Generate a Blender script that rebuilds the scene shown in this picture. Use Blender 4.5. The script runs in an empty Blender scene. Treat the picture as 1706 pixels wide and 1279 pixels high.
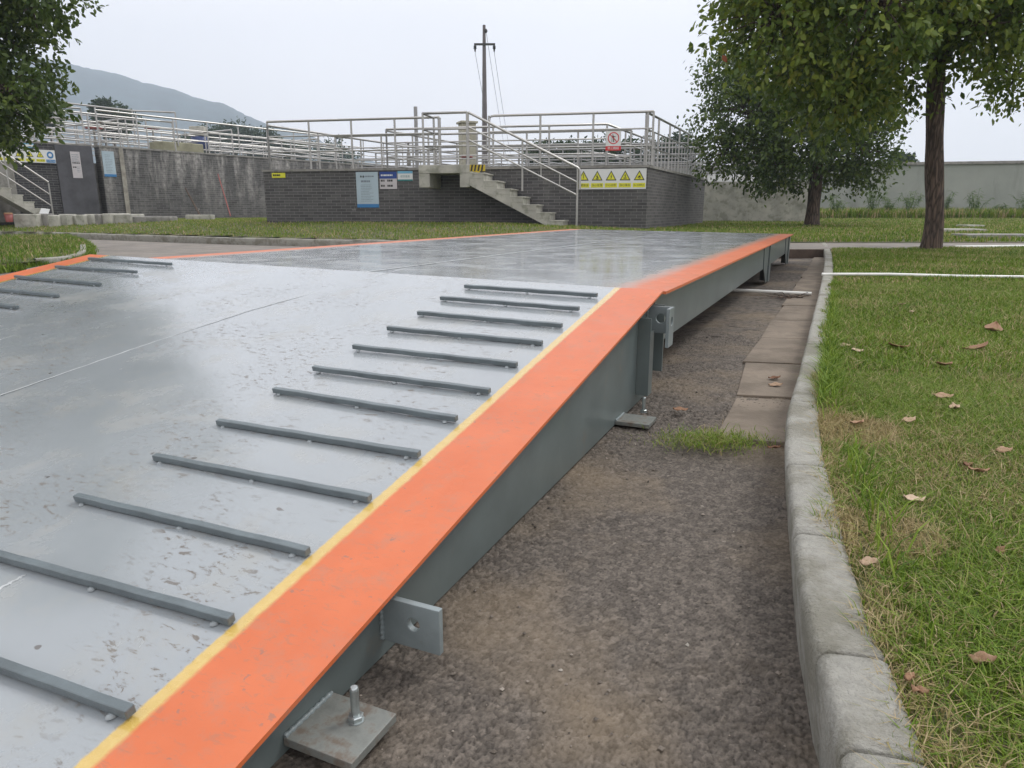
import bpy, math, random
import numpy as np
from mathutils import Vector, Matrix
random.seed(7); RN = np.random.default_rng(11)
SC = bpy.context.scene; COL = SC.collection
PI = math.pi
# ------------------------------------------------------------------ camera
FPX = 1180.0; HOR = 351.0; EYE = 0.62
PITCH = math.atan((640 - HOR) / FPX); PS, PC = math.sin(PITCH), math.cos(PITCH)
cd = bpy.data.cameras.new('camera'); cd.lens = FPX / 1706 * 36; cd.sensor_width = 36; cd.clip_start = 0.02; cd.clip_end = 6000
cam = bpy.data.objects.new('camera', cd); COL.objects.link(cam)
cam.location = (0, 0, EYE); cam.rotation_euler = (PI / 2 - PITCH, 0, 0); SC.camera = cam
# ------------------------------------------------------------------ sky and sun
SUN_EL, SUN_AZ = 52, 60          # elevation, azimuth clockwise from +Y (behind the camera, right)
w = bpy.data.worlds.new('World'); SC.world = w; w.use_nodes = True
nt = w.node_tree; nt.nodes.clear(); N = nt.nodes; L = nt.links
sky = N.new('ShaderNodeTexSky'); sky.sky_type = 'NISHITA'; sky.sun_disc = False
sky.sun_elevation = math.radians(SUN_EL); sky.sun_rotation = math.radians(SUN_AZ)
sky.dust_density = 6; sky.air_density = 1.0; sky.ozone_density = 1.0
hs = N.new('ShaderNodeHueSaturation'); hs.inputs['Saturation'].default_value = 0.10
tc = N.new('ShaderNodeTexCoord'); sp = N.new('ShaderNodeSeparateXYZ')
rp = N.new('ShaderNodeValToRGB'); e = rp.color_ramp.elements
e[0].position = 0.0; e[0].color = (14.3, 13.9, 14.4, 1); e[1].position = 1.0; e[1].color = (20.5, 20.3, 20.8, 1)
m1 = e_ = rp.color_ramp.elements.new(0.45); e_.color = (15.6, 15.3, 15.8, 1)
nz = N.new('ShaderNodeTexNoise'); nz.inputs['Scale'].default_value = 1.6; nz.inputs['Detail'].default_value = 3
mr = N.new('ShaderNodeMapRange'); mr.inputs[1].default_value = 0.3; mr.inputs[2].default_value = 0.7; mr.inputs[3].default_value = 0.95; mr.inputs[4].default_value = 1.06
mx = N.new('ShaderNodeMix'); mx.data_type = 'RGBA'; mx.inputs[0].default_value = 0.85
mm = N.new('ShaderNodeVectorMath'); mm.operation = 'SCALE'
bg = N.new('ShaderNodeBackground'); bg.inputs['Strength'].default_value = 0.086
wo = N.new('ShaderNodeOutputWorld')
L.new(tc.outputs['Generated'], sp.inputs[0]); L.new(sp.outputs['Z'], rp.inputs[0])
L.new(tc.outputs['Generated'], nz.inputs['Vector']); L.new(nz.outputs[0], mr.inputs[0])
L.new(sky.outputs[0], hs.inputs['Color']); L.new(hs.outputs[0], mx.inputs[6]); L.new(rp.outputs[0], mx.inputs[7])
L.new(mx.outputs[2], mm.inputs[0]); L.new(mr.outputs[0], mm.inputs['Scale']); L.new(mm.outputs[0], bg.inputs['Color'])
L.new(bg.outputs[0], wo.inputs[0])
sd = bpy.data.lights.new('sun', 'SUN'); sd.energy = 1.5; sd.angle = math.radians(14); sd.color = (1, 0.97, 0.92)
so = bpy.data.objects.new('sun', sd); COL.objects.link(so)
az, el = math.radians(SUN_AZ), math.radians(SUN_EL)
so.rotation_euler = Vector((-math.sin(az) * math.cos(el), -math.cos(az) * math.cos(el), -math.sin(el))).to_track_quat('-Z', 'Y').to_euler()
SC.view_settings.view_transform = 'Standard'; SC.view_settings.look = 'None'; SC.view_settings.exposure = 0.05
SC.cycles.volume_bounces = 1; SC.cycles.max_bounces = 8; SC.cycles.transparent_max_bounces = 8

# ------------------------------------------------------------------ helpers
def ray(x, y):
    u = (x - 853) / FPX; v = (640 - y) / FPX
    return np.array([u, PC + v * PS, -PS + v * PC])
def atz(x, y, z):
    r = ray(x, y); k = (z - EYE) / r[2]; return np.array([r[0] * k, r[1] * k, z])
def aty(x, y, Y):
    r = ray(x, y); k = Y / r[1]; return np.array([r[0] * k, Y, EYE + r[2] * k])
def onplane(x, y, P, nrm):
    r = ray(x, y); o = np.array([0, 0, EYE]); k = np.dot(np.array(P) - o, nrm) / np.dot(r, nrm); return o + r * k

class MB:
    def __init__(s): s.v = []; s.f = []; s.uv = []; s.sm = []
    def add(s, vs, fs, uvs=None, smooth=False):
        b = len(s.v); s.v += [tuple(map(float, p)) for p in vs]
        for i, f in enumerate(fs):
            s.f.append(tuple(b + k for k in f)); s.sm.append(smooth)
            s.uv.append(uvs[i] if uvs else [(0, 0)] * len(f))
        return s
    def box(s, s0, s1, o0, o1, z0, z1, fr=None):
        c = [(a, b, z) for z in (z0, z1) for b in (o0, o1) for a in (s0, s1)]
        F = [(0, 2, 3, 1), (4, 5, 7, 6), (0, 1, 5, 4), (2, 6, 7, 3), (0, 4, 6, 2), (1, 3, 7, 5)]
        A = [(0, 1), (0, 1), (0, 2), (0, 2), (1, 2), (1, 2)]
        uv = [[(c[k][a], c[k][b]) for k in f] for f, (a, b) in zip(F, A)]
        vs = [fr(p) for p in c] if fr else c
        return s.add(vs, F, uv)
    def poly_prism(s, pts, t, fr=None):       # pts (a,z) polygon in the plane o=t[0]..t[1]
        n = len(pts); c = [(a, t[0], z) for a, z in pts] + [(a, t[1], z) for a, z in pts]
        F = [tuple(range(n)), tuple(range(2 * n - 1, n - 1, -1))] + [((i + 1) % n, i, n + i, n + (i + 1) % n) for i in range(n)]
        uv = [[(c[k][0], c[k][2]) for k in f] for f in F[:2]] + [[(c[k][1] + c[k][0], c[k][2]) for k in f] for f in F[2:]]
        return s.add([fr(p) for p in c] if fr else c, F, uv)
    def tube(s, pts, r, seg=8, cap=True):
        pts = [np.array(p, float) for p in pts]; n = len(pts); vs = []
        rr = r if hasattr(r, '__len__') else [r] * n
        for i, p in enumerate(pts):
            t = (pts[min(i + 1, n - 1)] - pts[max(i - 1, 0)]); t = t / (np.linalg.norm(t) + 1e-9)
            a = np.array([0, 0, 1.]) if abs(t[2]) < 0.9 else np.array([1., 0, 0])
            u = np.cross(t, a); u /= np.linalg.norm(u); q = np.cross(t, u)
            for k in range(seg):
                an = 2 * PI * k / seg; vs.append(p + rr[i] * (math.cos(an) * u + math.sin(an) * q))
        fs = [(i * seg + k, i * seg + (k + 1) % seg, (i + 1) * seg + (k + 1) % seg, (i + 1) * seg + k) for i in range(n - 1) for k in range(seg)]
        uv = [[(k / seg, i), ((k + 1) / seg, i), ((k + 1) / seg, i + 1), (k / seg, i + 1)] for i in range(n - 1) for k in range(seg)]
        s.add(vs, fs, uv, True)
        if cap:
            s.add(vs[:seg], [tuple(range(seg - 1, -1, -1))]); s.add(vs[-seg:], [tuple(range(seg))])
        return s
    def build(s, name, mat, root=None, bevel=0, seg=2):
        me = bpy.data.meshes.new(name)
        vs = s.v
        if root is not None:
            mi = root.matrix_basis.inverted(); vs = [tuple(mi @ Vector(p)) for p in vs]
        me.from_pydata(vs, [], s.f); me.update()
        ul = me.uv_layers.new(name='UVMap'); ul.data.foreach_set('uv', [c for f in s.uv for p in f for c in p])
        me.polygons.foreach_set('use_smooth', s.sm)
        mats = mat if isinstance(mat, (list, tuple)) else [mat]
        for m in mats: me.materials.append(m)
        o = bpy.data.objects.new(name, me); COL.objects.link(o)
        if root is not None: o.parent = root
        if bevel:
            b = o.modifiers.new('bevel', 'BEVEL'); b.width = bevel; b.segments = seg; b.limit_method = 'ANGLE'
        return o

def frame(P, xdir, out):
    P = np.array(P, float)
    def f(p): return (P[0] + xdir[0] * p[0] + out[0] * p[1], P[1] + xdir[1] * p[0] + out[1] * p[1], p[2])
    return f
def tag(o, label, cat, group=None, kind=None):
    if label: o['label'] = label
    if cat: o['category'] = cat
    if group: o['group'] = group
    if kind: o['kind'] = kind
    return o
def thing(name, label, cat, loc, rz=0, group=None):
    o = bpy.data.objects.new(name, None); COL.objects.link(o); o.empty_display_size = 0.2
    o.location = tuple(float(c) for c in loc); o.rotation_euler = (0, 0, rz)
    o.matrix_basis = Matrix.Translation(o.location) @ Matrix.Rotation(rz, 4, 'Z')
    return tag(o, label, cat, group)
def struct(o): o['kind'] = 'structure'; return o

# ------------------------------------------------------------------ materials
def newmat(name):
    m = bpy.data.materials.new(name); m.use_nodes = True; t = m.node_tree
    return m, t, t.nodes['Principled BSDF']
def nd(t, ty, **kw):
    n = t.nodes.new(ty)
    for k, v in kw.items():
        if k in n.bl_rna.properties: setattr(n, k, v)
        else: n.inputs[k].default_value = v
    return n
def mapping(t, coord, scale=(1, 1, 1), loc=(0, 0, 0)):
    tcn = nd(t, 'ShaderNodeTexCoord'); mp = nd(t, 'ShaderNodeMapping')
    mp.inputs['Scale'].default_value = scale; mp.inputs['Location'].default_value = loc
    t.links.new(tcn.outputs[coord], mp.inputs[0]); return mp.outputs[0]
def noise(t, vec, scale, detail=4, rough=0.55, dist=0):
    n = nd(t, 'ShaderNodeTexNoise'); n.inputs['Scale'].default_value = scale; n.inputs['Detail'].default_value = detail
    n.inputs['Roughness'].default_value = rough; n.inputs['Distortion'].default_value = dist
    t.links.new(vec, n.inputs['Vector']); return n.outputs[0]
def ramp(t, fac, stops):
    r = nd(t, 'ShaderNodeValToRGB'); el = r.color_ramp.elements
    while len(el) < len(stops): el.new(0.5)
    for k, (p, c) in enumerate(stops):
        el[k].position = p; el[k].color = (c if hasattr(c, '__len__') else (c, c, c)) + (1,) if hasattr(c, '__len__') else (c, c, c, 1)
    t.links.new(fac, r.inputs[0]); return r.outputs[0]
def mixc(t, fac, a, b, blend='MIX'):
    m = nd(t, 'ShaderNodeMix', data_type='RGBA', blend_type=blend)
    for i, x in ((0, fac), (6, a), (7, b)):
        if isinstance(x, bpy.types.NodeSocket): t.links.new(x, m.inputs[i])
        elif i == 0: m.inputs[0].default_value = x
        else: m.inputs[i].default_value = tuple(x) + (1,)
    return m.outputs[2]
def mathn(t, op, a, b=0.0, c=None):
    m = nd(t, 'ShaderNodeMath', operation=op)
    for i, x in ((0, a), (1, b), (2, c)):
        if x is None: continue
        if isinstance(x, bpy.types.NodeSocket): t.links.new(x, m.inputs[i])
        else: m.inputs[i].default_value = x
    return m.outputs[0]
def bump(t, b, h, strength=0.3, dist=0.01):
    n = nd(t, 'ShaderNodeBump'); n.inputs['Strength'].default_value = strength; n.inputs['Distance'].default_value = dist
    t.links.new(h, n.inputs['Height']); t.links.new(n.outputs[0], b.inputs['Normal'])

def simple(name, col, rough=0.6, var=0.15, scale=6, metallic=0, spec=0.5, bstr=0.0, bscale=40, dirt=None, coord='Object'):
    m, t, b = newmat(name); v = mapping(t, coord)
    n = noise(t, v, scale, 5, 0.6)
    lo = tuple(max(0, c * (1 - var)) for c in col); hi = tuple(c * (1 + var) for c in col)
    c = ramp(t, n, [(0.3, lo), (0.7, hi)])
    if dirt:
        dn = ramp(t, noise(t, v, dirt[1], 6, 0.65), [(dirt[2], 0.0), (dirt[2] + 0.12, 1.0)])
        c = mixc(t, mathn(t, 'MULTIPLY', dn, dirt[3]), c, dirt[0])
    t.links.new(c, b.inputs['Base Color']); b.inputs['Roughness'].default_value = rough
    b.inputs['Metallic'].default_value = metallic; b.inputs['Specular IOR Level'].default_value = spec
    if bstr: bump(t, b, noise(t, v, bscale, 6, 0.6), bstr, 0.01)
    return m

def flat(name, col, rough=0.5):
    return simple(name, col, rough, 0.04, 9)

M = {}
M['steel'] = simple('brushed_steel', (0.46, 0.45, 0.43), 0.32, 0.1, 3, metallic=0.85)
M['steel_dull'] = simple('weathered_steel', (0.33, 0.325, 0.32), 0.45, 0.15, 4, metallic=0.6)
M['web'] = simple('blue_grey_side_paint', (0.12, 0.145, 0.142), 0.32, 0.16, 5, dirt=((0.17, 0.15, 0.12), 14, 0.60, 0.5), bstr=0.08, bscale=5)
M['lug'] = simple('blue_grey_skylit_lug_paint', (0.20, 0.235, 0.24), 0.3, 0.15, 12, dirt=((0.16, 0.13, 0.1), 40, 0.64, 0.6), bstr=0.1, bscale=60)  # side paint lightened: sky reflection on the lugs is put into the colour
M['bar'] = simple('blue_grey_bar_paint', (0.115, 0.14, 0.15), 0.35, 0.2, 14, dirt=((0.2, 0.16, 0.12), 30, 0.66, 0.6), bstr=0.15, bscale=60)
M['plate'] = simple('dusty_foot_plate', (0.19, 0.20, 0.185), 0.5, 0.25, 30, dirt=((0.13, 0.10, 0.075), 30, 0.48, 0.85), bstr=0.1, bscale=80)
M['seam'] = simple('bare_weld_seam', (0.44, 0.46, 0.465), 0.5, 0.2, 30)
M['zinc'] = simple('zinc_plated_bolt', (0.45, 0.49, 0.49), 0.3, 0.15, 60, metallic=0.8)
M['weld'] = simple('painted_weld_bead', (0.27, 0.30, 0.31), 0.3, 0.2, 50, bstr=0.3, bscale=120)
M['concrete'] = simple('pale_concrete', (0.42, 0.41, 0.36), 0.85, 0.22, 3, dirt=((0.16, 0.17, 0.12), 4, 0.5, 0.55), bstr=0.25, bscale=40)
M['concrete_dark'] = simple('grey_concrete', (0.27, 0.26, 0.24), 0.9, 0.22, 3, dirt=((0.12, 0.12, 0.1), 5, 0.5, 0.6), bstr=0.3, bscale=40)
M['kerb'] = simple('kerb_concrete', (0.37, 0.36, 0.32), 0.9, 0.12, 60, dirt=((0.17, 0.16, 0.115), 6, 0.47, 0.6), bstr=1.0, bscale=150)
M['white'] = simple('white_enamel', (0.72, 0.73, 0.72), 0.4, 0.05, 3)
M['paper'] = simple('sun_bleached_print', (0.55, 0.52, 0.53), 0.5, 0.1, 3)
M['blueboard'] = simple('pale_blue_print', (0.42, 0.52, 0.58), 0.4, 0.12, 2)
M['blue'] = flat('dark_blue_print', (0.02, 0.06, 0.26))
M['midblue'] = flat('mid_blue_print', (0.04, 0.19, 0.42))
M['cyan'] = flat('light_blue_print', (0.16, 0.42, 0.60))
M['teal'] = flat('teal_print', (0.03, 0.22, 0.22))
M['yellow'] = flat('yellow_print', (0.72, 0.70, 0.04))
M['black'] = flat('black_print', (0.02, 0.02, 0.015))
M['grey_text'] = flat('grey_lettering', (0.2, 0.24, 0.28))
M['red'] = flat('red_print', (0.6, 0.025, 0.03))
M['redpaint'] = simple('faded_red_paint', (0.25, 0.06, 0.05), 0.5, 0.2, 5)
M['bluepaint'] = simple('blue_motor_paint', (0.025, 0.045, 0.14), 0.5, 0.2, 5)
M['hazard'] = flat('hazard_yellow', (0.55, 0.40, 0.02))
M['pvc'] = simple('white_pvc', (0.78, 0.78, 0.74), 0.35, 0.08, 6, dirt=((0.4, 0.36, 0.28), 8, 0.6, 0.5))
M['bark'] = simple('brown_bark', (0.065, 0.04, 0.027), 0.95, 0.4, 6, bstr=0.0)
t = M['bark'].node_tree; b = t.nodes['Principled BSDF']
v = mapping(t, 'Object', (16, 16, 2.2)); vo = nd(t, 'ShaderNodeTexVoronoi', feature='DISTANCE_TO_EDGE'); vo.inputs['Scale'].default_value = 1.6
vn = nd(t, 'ShaderNodeVectorMath', operation='ADD'); nn = nd(t, 'ShaderNodeTexNoise'); nn.inputs['Scale'].default_value = 1.3
t.links.new(v, nn.inputs['Vector']); t.links.new(v, vn.inputs[0]); t.links.new(nn.outputs[1], vn.inputs[1]); t.links.new(vn.outputs[0], vo.inputs['Vector'])
hh = mathn(t, 'MULTIPLY', vo.outputs[0], noise(t, v, 2, 6, 0.7)); bump(t, b, hh, 1.0, 0.05)
t.links.new(mixc(t, ramp(t, vo.outputs[0], [(0.0, 0.0), (0.25, 1.0)]), (0.035, 0.025, 0.02), mixc(t, noise(t, v, 1.0, 5), (0.075, 0.052, 0.04), (0.19, 0.135, 0.10))), b.inputs['Base Color'])

def leafmat(name, stops, rough=0.45, trans=0.38, spec=0.4):
    m, t, b = newmat(name)
    a = nd(t, 'ShaderNodeAttribute', attribute_name='v')
    c = ramp(t, a.outputs['Fac'], stops)
    t.links.new(c, b.inputs['Base Color']); b.inputs['Roughness'].default_value = rough; b.inputs['Specular IOR Level'].default_value = spec
    if trans:
        tr = nd(t, 'ShaderNodeBsdfTranslucent'); ms = nd(t, 'ShaderNodeMixShader'); ms.inputs[0].default_value = trans
        out = t.nodes['Material Output']; t.links.new(c, tr.inputs['Color'])
        t.links.new(b.outputs[0], ms.inputs[1]); t.links.new(tr.outputs[0], ms.inputs[2]); t.links.new(ms.outputs[0], out.inputs['Surface'])
    return m
M['leaf_a'] = leafmat('green_leaves', [(0.0, (0.035, 0.07, 0.013)), (0.35, (0.085, 0.14, 0.02)), (0.8, (0.20, 0.25, 0.035)), (0.965, (0.22, 0.22, 0.03)), (0.995, (0.24, 0.06, 0.02))])
M['leaf_b'] = leafmat('dark_green_leaves', [(0.0, (0.03, 0.06, 0.014)), (0.5, (0.075, 0.12, 0.024)), (0.9, (0.14, 0.19, 0.036)), (1.0, (0.12, 0.14, 0.04))])
M['leaf_c'] = leafmat('far_leaves', [(0.0, (0.015, 0.035, 0.012)), (0.5, (0.03, 0.06, 0.018)), (1.0, (0.07, 0.10, 0.03))], 0.7)
M['leaf_w'] = leafmat('weed_leaves', [(0.0, (0.06, 0.12, 0.03)), (1.0, (0.17, 0.24, 0.08))], 0.6)
M['grass'] = leafmat('grass_blades', [(0.0, (0.065, 0.125, 0.013)), (0.4, (0.145, 0.235, 0.022)), (0.72, (0.22, 0.30, 0.04)), (0.84, (0.28, 0.27, 0.09)), (0.92, (0.40, 0.31, 0.16)), (1.0, (0.52, 0.41, 0.25))], 0.6, 0.3, 0.25)

def brick(name, seed, stain=0.5, col=(0.062, 0.06, 0.062), tint=(0.34, 0.32, 0.285)):
    m, t, b = newmat(name); uv = mapping(t, 'UV', loc=(seed * 3.7, 0, 0))
    br = nd(t, 'ShaderNodeTexBrick', offset=0.5); br.inputs['Scale'].default_value = 1.0
    br.inputs['Brick Width'].default_value = 0.24; br.inputs['Row Height'].default_value = 0.066; br.inputs['Mortar Size'].default_value = 0.0045
    br.inputs['Mortar Smooth'].default_value = 0.3
    br.inputs['Color1'].default_value = tuple(c * 0.75 for c in col) + (1,); br.inputs['Color2'].default_value = tuple(c * 1.3 for c in col) + (1,)
    br.inputs['Mortar'].default_value = (0.27, 0.26, 0.25, 1); t.links.new(uv, br.inputs['Vector'])
    big = noise(t, uv, 0.8, 5, 0.6)
    c = mixc(t, 0.55, br.outputs[0], ramp(t, big, [(0.3, 0.35), (0.7, 0.85)]), 'MULTIPLY')
    # efflorescence: vertical runs of pale salts, its own shape
    sx = nd(t, 'ShaderNodeMapping'); sx.inputs['Scale'].default_value = (1.7, 0.35, 1); t.links.new(uv, sx.inputs[0])
    st = noise(t, sx.outputs[0], 1.5, 7, 0.68, 0.25)
    fine = noise(t, uv, 9, 5, 0.7)
    sp_ = nd(t, 'ShaderNodeSeparateXYZ'); t.links.new(uv, sp_.inputs[0])
    k = mathn(t, 'MULTIPLY', ramp(t, st, [(0.62 - 0.16 * stain, 0.0), (0.80 - 0.16 * stain, 1.0)]), ramp(t, fine, [(0.36, 0.25), (0.66, 1.0)]))
    k = mathn(t, 'MULTIPLY', k, ramp(t, mathn(t, 'MULTIPLY', sp_.outputs[1], 0.4), [(0.30, 0.25), (0.85, 1.0)]))
    c = mixc(t, mathn(t, 'MULTIPLY', k, min(1, 0.35 + stain * 0.6)), c, tint)
    pat = mathn(t, 'MULTIPLY', ramp(t, noise(t, uv, 2.1, 6, 0.7), [(0.66, 0.0), (0.70, 1.0)]), stain)
    c = mixc(t, pat, c, (0.42, 0.40, 0.37))
    t.links.new(c, b.inputs['Base Color']); b.inputs['Roughness'].default_value = 0.75
    bump(t, b, mathn(t, 'ADD', mathn(t, 'MULTIPLY', br.outputs[1], -1.0), mathn(t, 'MULTIPLY', fine, 0.5)), 0.5, 0.01)
    return m
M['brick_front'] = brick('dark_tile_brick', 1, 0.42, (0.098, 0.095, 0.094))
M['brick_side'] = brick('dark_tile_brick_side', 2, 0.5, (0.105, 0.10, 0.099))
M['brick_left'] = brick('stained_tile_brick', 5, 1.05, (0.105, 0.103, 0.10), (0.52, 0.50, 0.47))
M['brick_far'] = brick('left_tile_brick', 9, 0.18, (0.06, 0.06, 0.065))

def plaster():
    m, t, b = newmat('weathered_plaster'); v = mapping(t, 'UV')
    n1 = noise(t, v, 0.5, 6, 0.6); sx = nd(t, 'ShaderNodeMapping'); sx.inputs['Scale'].default_value = (1.5, 0.3, 1); t.links.new(v, sx.inputs[0])
    st = noise(t, sx.outputs[0], 0.9, 7, 0.66, 0.3)
    c = ramp(t, n1, [(0.3, (0.25, 0.27, 0.24)), (0.7, (0.34, 0.355, 0.32))])
    c = mixc(t, ramp(t, st, [(0.52, 0.0), (0.72, 0.75)]), c, (0.17, 0.185, 0.155))
    t.links.new(c, b.inputs['Base Color']); b.inputs['Roughness'].default_value = 0.9; bump(t, b, noise(t, v, 12, 5), 0.2, 0.01); return m
M['plaster'] = plaster()

def deck_paint(name, ramp_part):
    """grey-blue gloss paint with a sprayed orange border; object x runs 0 (right edge) .. -3.2 (left edge)"""
    m, t, b = newmat(name); v = mapping(t, 'Object'); s = nd(t, 'ShaderNodeSeparateXYZ'); t.links.new(v, s.inputs[0])
    x = mathn(t, 'MULTIPLY', s.outputs[0], -1.0)
    fine = noise(t, v, 60 if ramp_part else 9, 6, 0.75); med = noise(t, v, 7, 5, 0.6)
    big = noise(t, v, 1.3, 4, 0.55)
    base = mixc(t, ramp(t, big, [(0.35, 0.0), (0.65, 1.0)]), (0.265, 0.29, 0.305), (0.31, 0.335, 0.35))
    # trodden mud and scuffs
    st = nd(t, 'ShaderNodeMapping'); st.inputs['Scale'].default_value = (1.0, 2.4, 1); st.inputs['Rotation'].default_value = (0, 0, 0.5); t.links.new(v, st.inputs[0])
    spots = noise(t, st.outputs[0], 34, 7, 0.74, 0.6); where = noise(t, v, 3.1, 3, 0.5)
    mk = mathn(t, 'MULTIPLY', ramp(t, spots, [(0.555, 0.0), (0.60, 1.0)]), ramp(t, where, [(0.46, 0.0), (0.58, 1.0)]))
    base = mixc(t, mathn(t, 'MULTIPLY', mk, 0.9), base, (0.105, 0.085, 0.065))
    film = mathn(t, 'MULTIPLY', ramp(t, noise(t, v, 5.0, 6, 0.7, 0.3), [(0.5, 0.0), (0.68, 1.0)]), 0.38)
    base = mixc(t, film, base, (0.33, 0.32, 0.28))
    pits = ramp(t, noise(t, v, 21, 2, 0.5), [(0.735, 0.0), (0.755, 1.0)])
    base = mixc(t, mathn(t, 'MULTIPLY', pits, 0.8), base, (0.07, 0.055, 0.045))
    org = mixc(t, ramp(t, med, [(0.3, 0.0), (0.7, 1.0)]), (0.53, 0.115, 0.030), (0.60, 0.145, 0.045))
    org = mixc(t, mathn(t, 'MULTIPLY', ramp(t, noise(t, v, 17, 7, 0.75), [(0.50, 0.0), (0.66, 1.0)]), 0.5), org, (0.40, 0.17, 0.10))
    org = mixc(t, mathn(t, 'MULTIPLY', ramp(t, noise(t, v, 45, 3, 0.6), [(0.66, 0.0), (0.70, 1.0)]), 0.6), org, (0.22, 0.13, 0.10))
    org = mixc(t, mathn(t, 'MULTIPLY', mk, 0.35), org, (0.28, 0.15, 0.10))
    yel = mixc(t, fine, (0.46, 0.29, 0.04), (0.64, 0.47, 0.16))
    dist_r = x; dist_l = mathn(t, 'SUBTRACT', 3.2, x); d = mathn(t, 'MINIMUM', dist_r, dist_l)
    jit = mathn(t, 'MULTIPLY', mathn(t, 'SUBTRACT', noise(t, v, 55 if ramp_part else 12, 5, 0.7), 0.5), 0.008 if ramp_part else 0.09)
    dj = mathn(t, 'ADD', d, jit)
    if ramp_part:
        ym = ramp(t, mathn(t, 'MULTIPLY', dj, 1.0), [(0.1735, 1.0), (0.1755, 0.0)])
        om = ramp(t, dj, [(0.1515, 1.0), (0.1535, 0.0)])
    else:
        ym = ramp(t, dj, [(0.15, 0.55), (0.30, 0.0)])
        om = ramp(t, dj, [(0.115, 1.0), (0.235, 0.0)])
    c = mixc(t, ym, base, yel if ramp_part else mixc(t, 0.6, yel, base)); c = mixc(t, om, c, org)
    t.links.new(c, b.inputs['Base Color'])
    rg = mathn(t, 'ADD', ramp(t, noise(t, v, 4, 4, .6), [(0.3, 0.14), (0.7, 0.30)]), mathn(t, 'MULTIPLY', mathn(t, 'MAXIMUM', mathn(t, 'MULTIPLY', om, 0.75), mathn(t, 'MAXIMUM', mk, film)), 0.38))
    t.links.new(rg, b.inputs['Roughness']); b.inputs['Specular IOR Level'].default_value = 0.7; t.links.new(mathn(t, 'SUBTRACT', 0.6, mathn(t, 'MULTIPLY', om, 0.5)), b.inputs['Coat Weight']); b.inputs['Coat IOR'].default_value = 1.5; t.links.new(mathn(t, 'MULTIPLY', rg, 0.5), b.inputs['Coat Roughness'])
    wav = nd(t, 'ShaderNodeMapping'); wav.inputs['Scale'].default_value = (1, 1, 1); t.links.new(v, wav.inputs[0])
    hgt = mathn(t, 'ADD', mathn(t, 'MULTIPLY', noise(t, v, 2.2, 2, 0.4), 1.0), mathn(t, 'MULTIPLY', spots, 0.012))
    hgt = mathn(t, 'ADD', hgt, mathn(t, 'MULTIPLY', noise(t, v, 160, 3, 0.6), 0.004))
    bump(t, b, hgt, 0.5, 0.009)
    return m
M['ramp_paint'] = deck_paint('ramp_gloss_paint', True)
M['deck_paint'] = deck_paint('deck_gloss_paint', False)

def asphalt(name, dust=0.5, near=True):
    m, t, b = newmat(name); v = mapping(t, 'Object')
    n1 = noise(t, v, 1.7, 5, 0.6); n2 = noise(t, v, 170, 5, 0.75); at_ = nd(t, 'ShaderNodeAttribute', attribute_name='v'); n3 = noise(t, v, 240, 3, 0.7)
    v2 = nd(t, 'ShaderNodeTexVoronoi', feature='F1'); v2.inputs['Scale'].default_value = 70; t.links.new(v, v2.inputs['Vector'])
    vo = nd(t, 'ShaderNodeTexVoronoi', feature='F1'); vo.inputs['Scale'].default_value = 130; t.links.new(v, vo.inputs['Vector'])
    c = ramp(t, n2, [(0.30, (0.074, 0.063, 0.054)), (0.5, (0.118, 0.101, 0.085)), (0.72, (0.178, 0.152, 0.128))])
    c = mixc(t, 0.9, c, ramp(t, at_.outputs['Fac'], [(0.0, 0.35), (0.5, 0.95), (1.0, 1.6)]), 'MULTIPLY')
    c = mixc(t, mathn(t, 'MULTIPLY', ramp(t, n1, [(0.47, 0.0), (0.66, 1.0)]), dust * 0.62), c, mixc(t, n3, (0.21, 0.155, 0.098), (0.38, 0.295, 0.195)))
    c = mixc(t, mathn(t, 'MULTIPLY', ramp(t, vo.outputs[1], [(0.93, 0.0), (0.97, 1.0)]), 0.55), c, (0.32, 0.28, 0.23))
    t.links.new(c, b.inputs['Base Color']); b.inputs['Roughness'].default_value = 0.8; b.inputs['Specular IOR Level'].default_value = 0.3
    h = mathn(t, 'ADD', mathn(t, 'ADD', mathn(t, 'MULTIPLY', vo.outputs[0], -0.7), mathn(t, 'MULTIPLY', v2.outputs[0], -1.0)), mathn(t, 'MULTIPLY', n2, 0.8))
    bump(t, b, mathn(t, 'ADD', mathn(t, 'MULTIPLY', n2, 0.6), mathn(t, 'MULTIPLY', n3, 0.4)), 0.9, 0.004)
    return m
M['asphalt'] = asphalt('worn_asphalt', 0.75)
M['asphalt_far'] = simple('dusty_road_asphalt', (0.20, 0.18, 0.16), 0.85, 0.22, 1.6, dirt=((0.30, 0.26, 0.21), 3, 0.5, 0.5), bstr=0.4, bscale=60)
M['gutter'] = simple('gutter_concrete', (0.205, 0.168, 0.130), 0.9, 0.2, 4, dirt=((0.13, 0.105, 0.08), 5, 0.46, 0.75), bstr=0.3, bscale=70)
M['soil'] = simple('lawn_soil', (0.075, 0.085, 0.03), 0.95, 0.35, 5, dirt=((0.17, 0.13, 0.08), 4, 0.5, 0.7), bstr=0.6, bscale=50)
M['soil_far'] = simple('far_ground', (0.07, 0.09, 0.035), 0.95, 0.3, 0.3)
M['forest'] = simple('hill_forest', (0.02, 0.042, 0.045), 0.95, 0.5, 0.05, bstr=1.0, bscale=0.06)
M['deadleaf'] = leafmat('dead_leaf', [(0.0, (0.16, 0.07, 0.035)), (0.5, (0.33, 0.19, 0.11)), (1.0, (0.55, 0.42, 0.30))], 0.7, 0.1)

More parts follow.
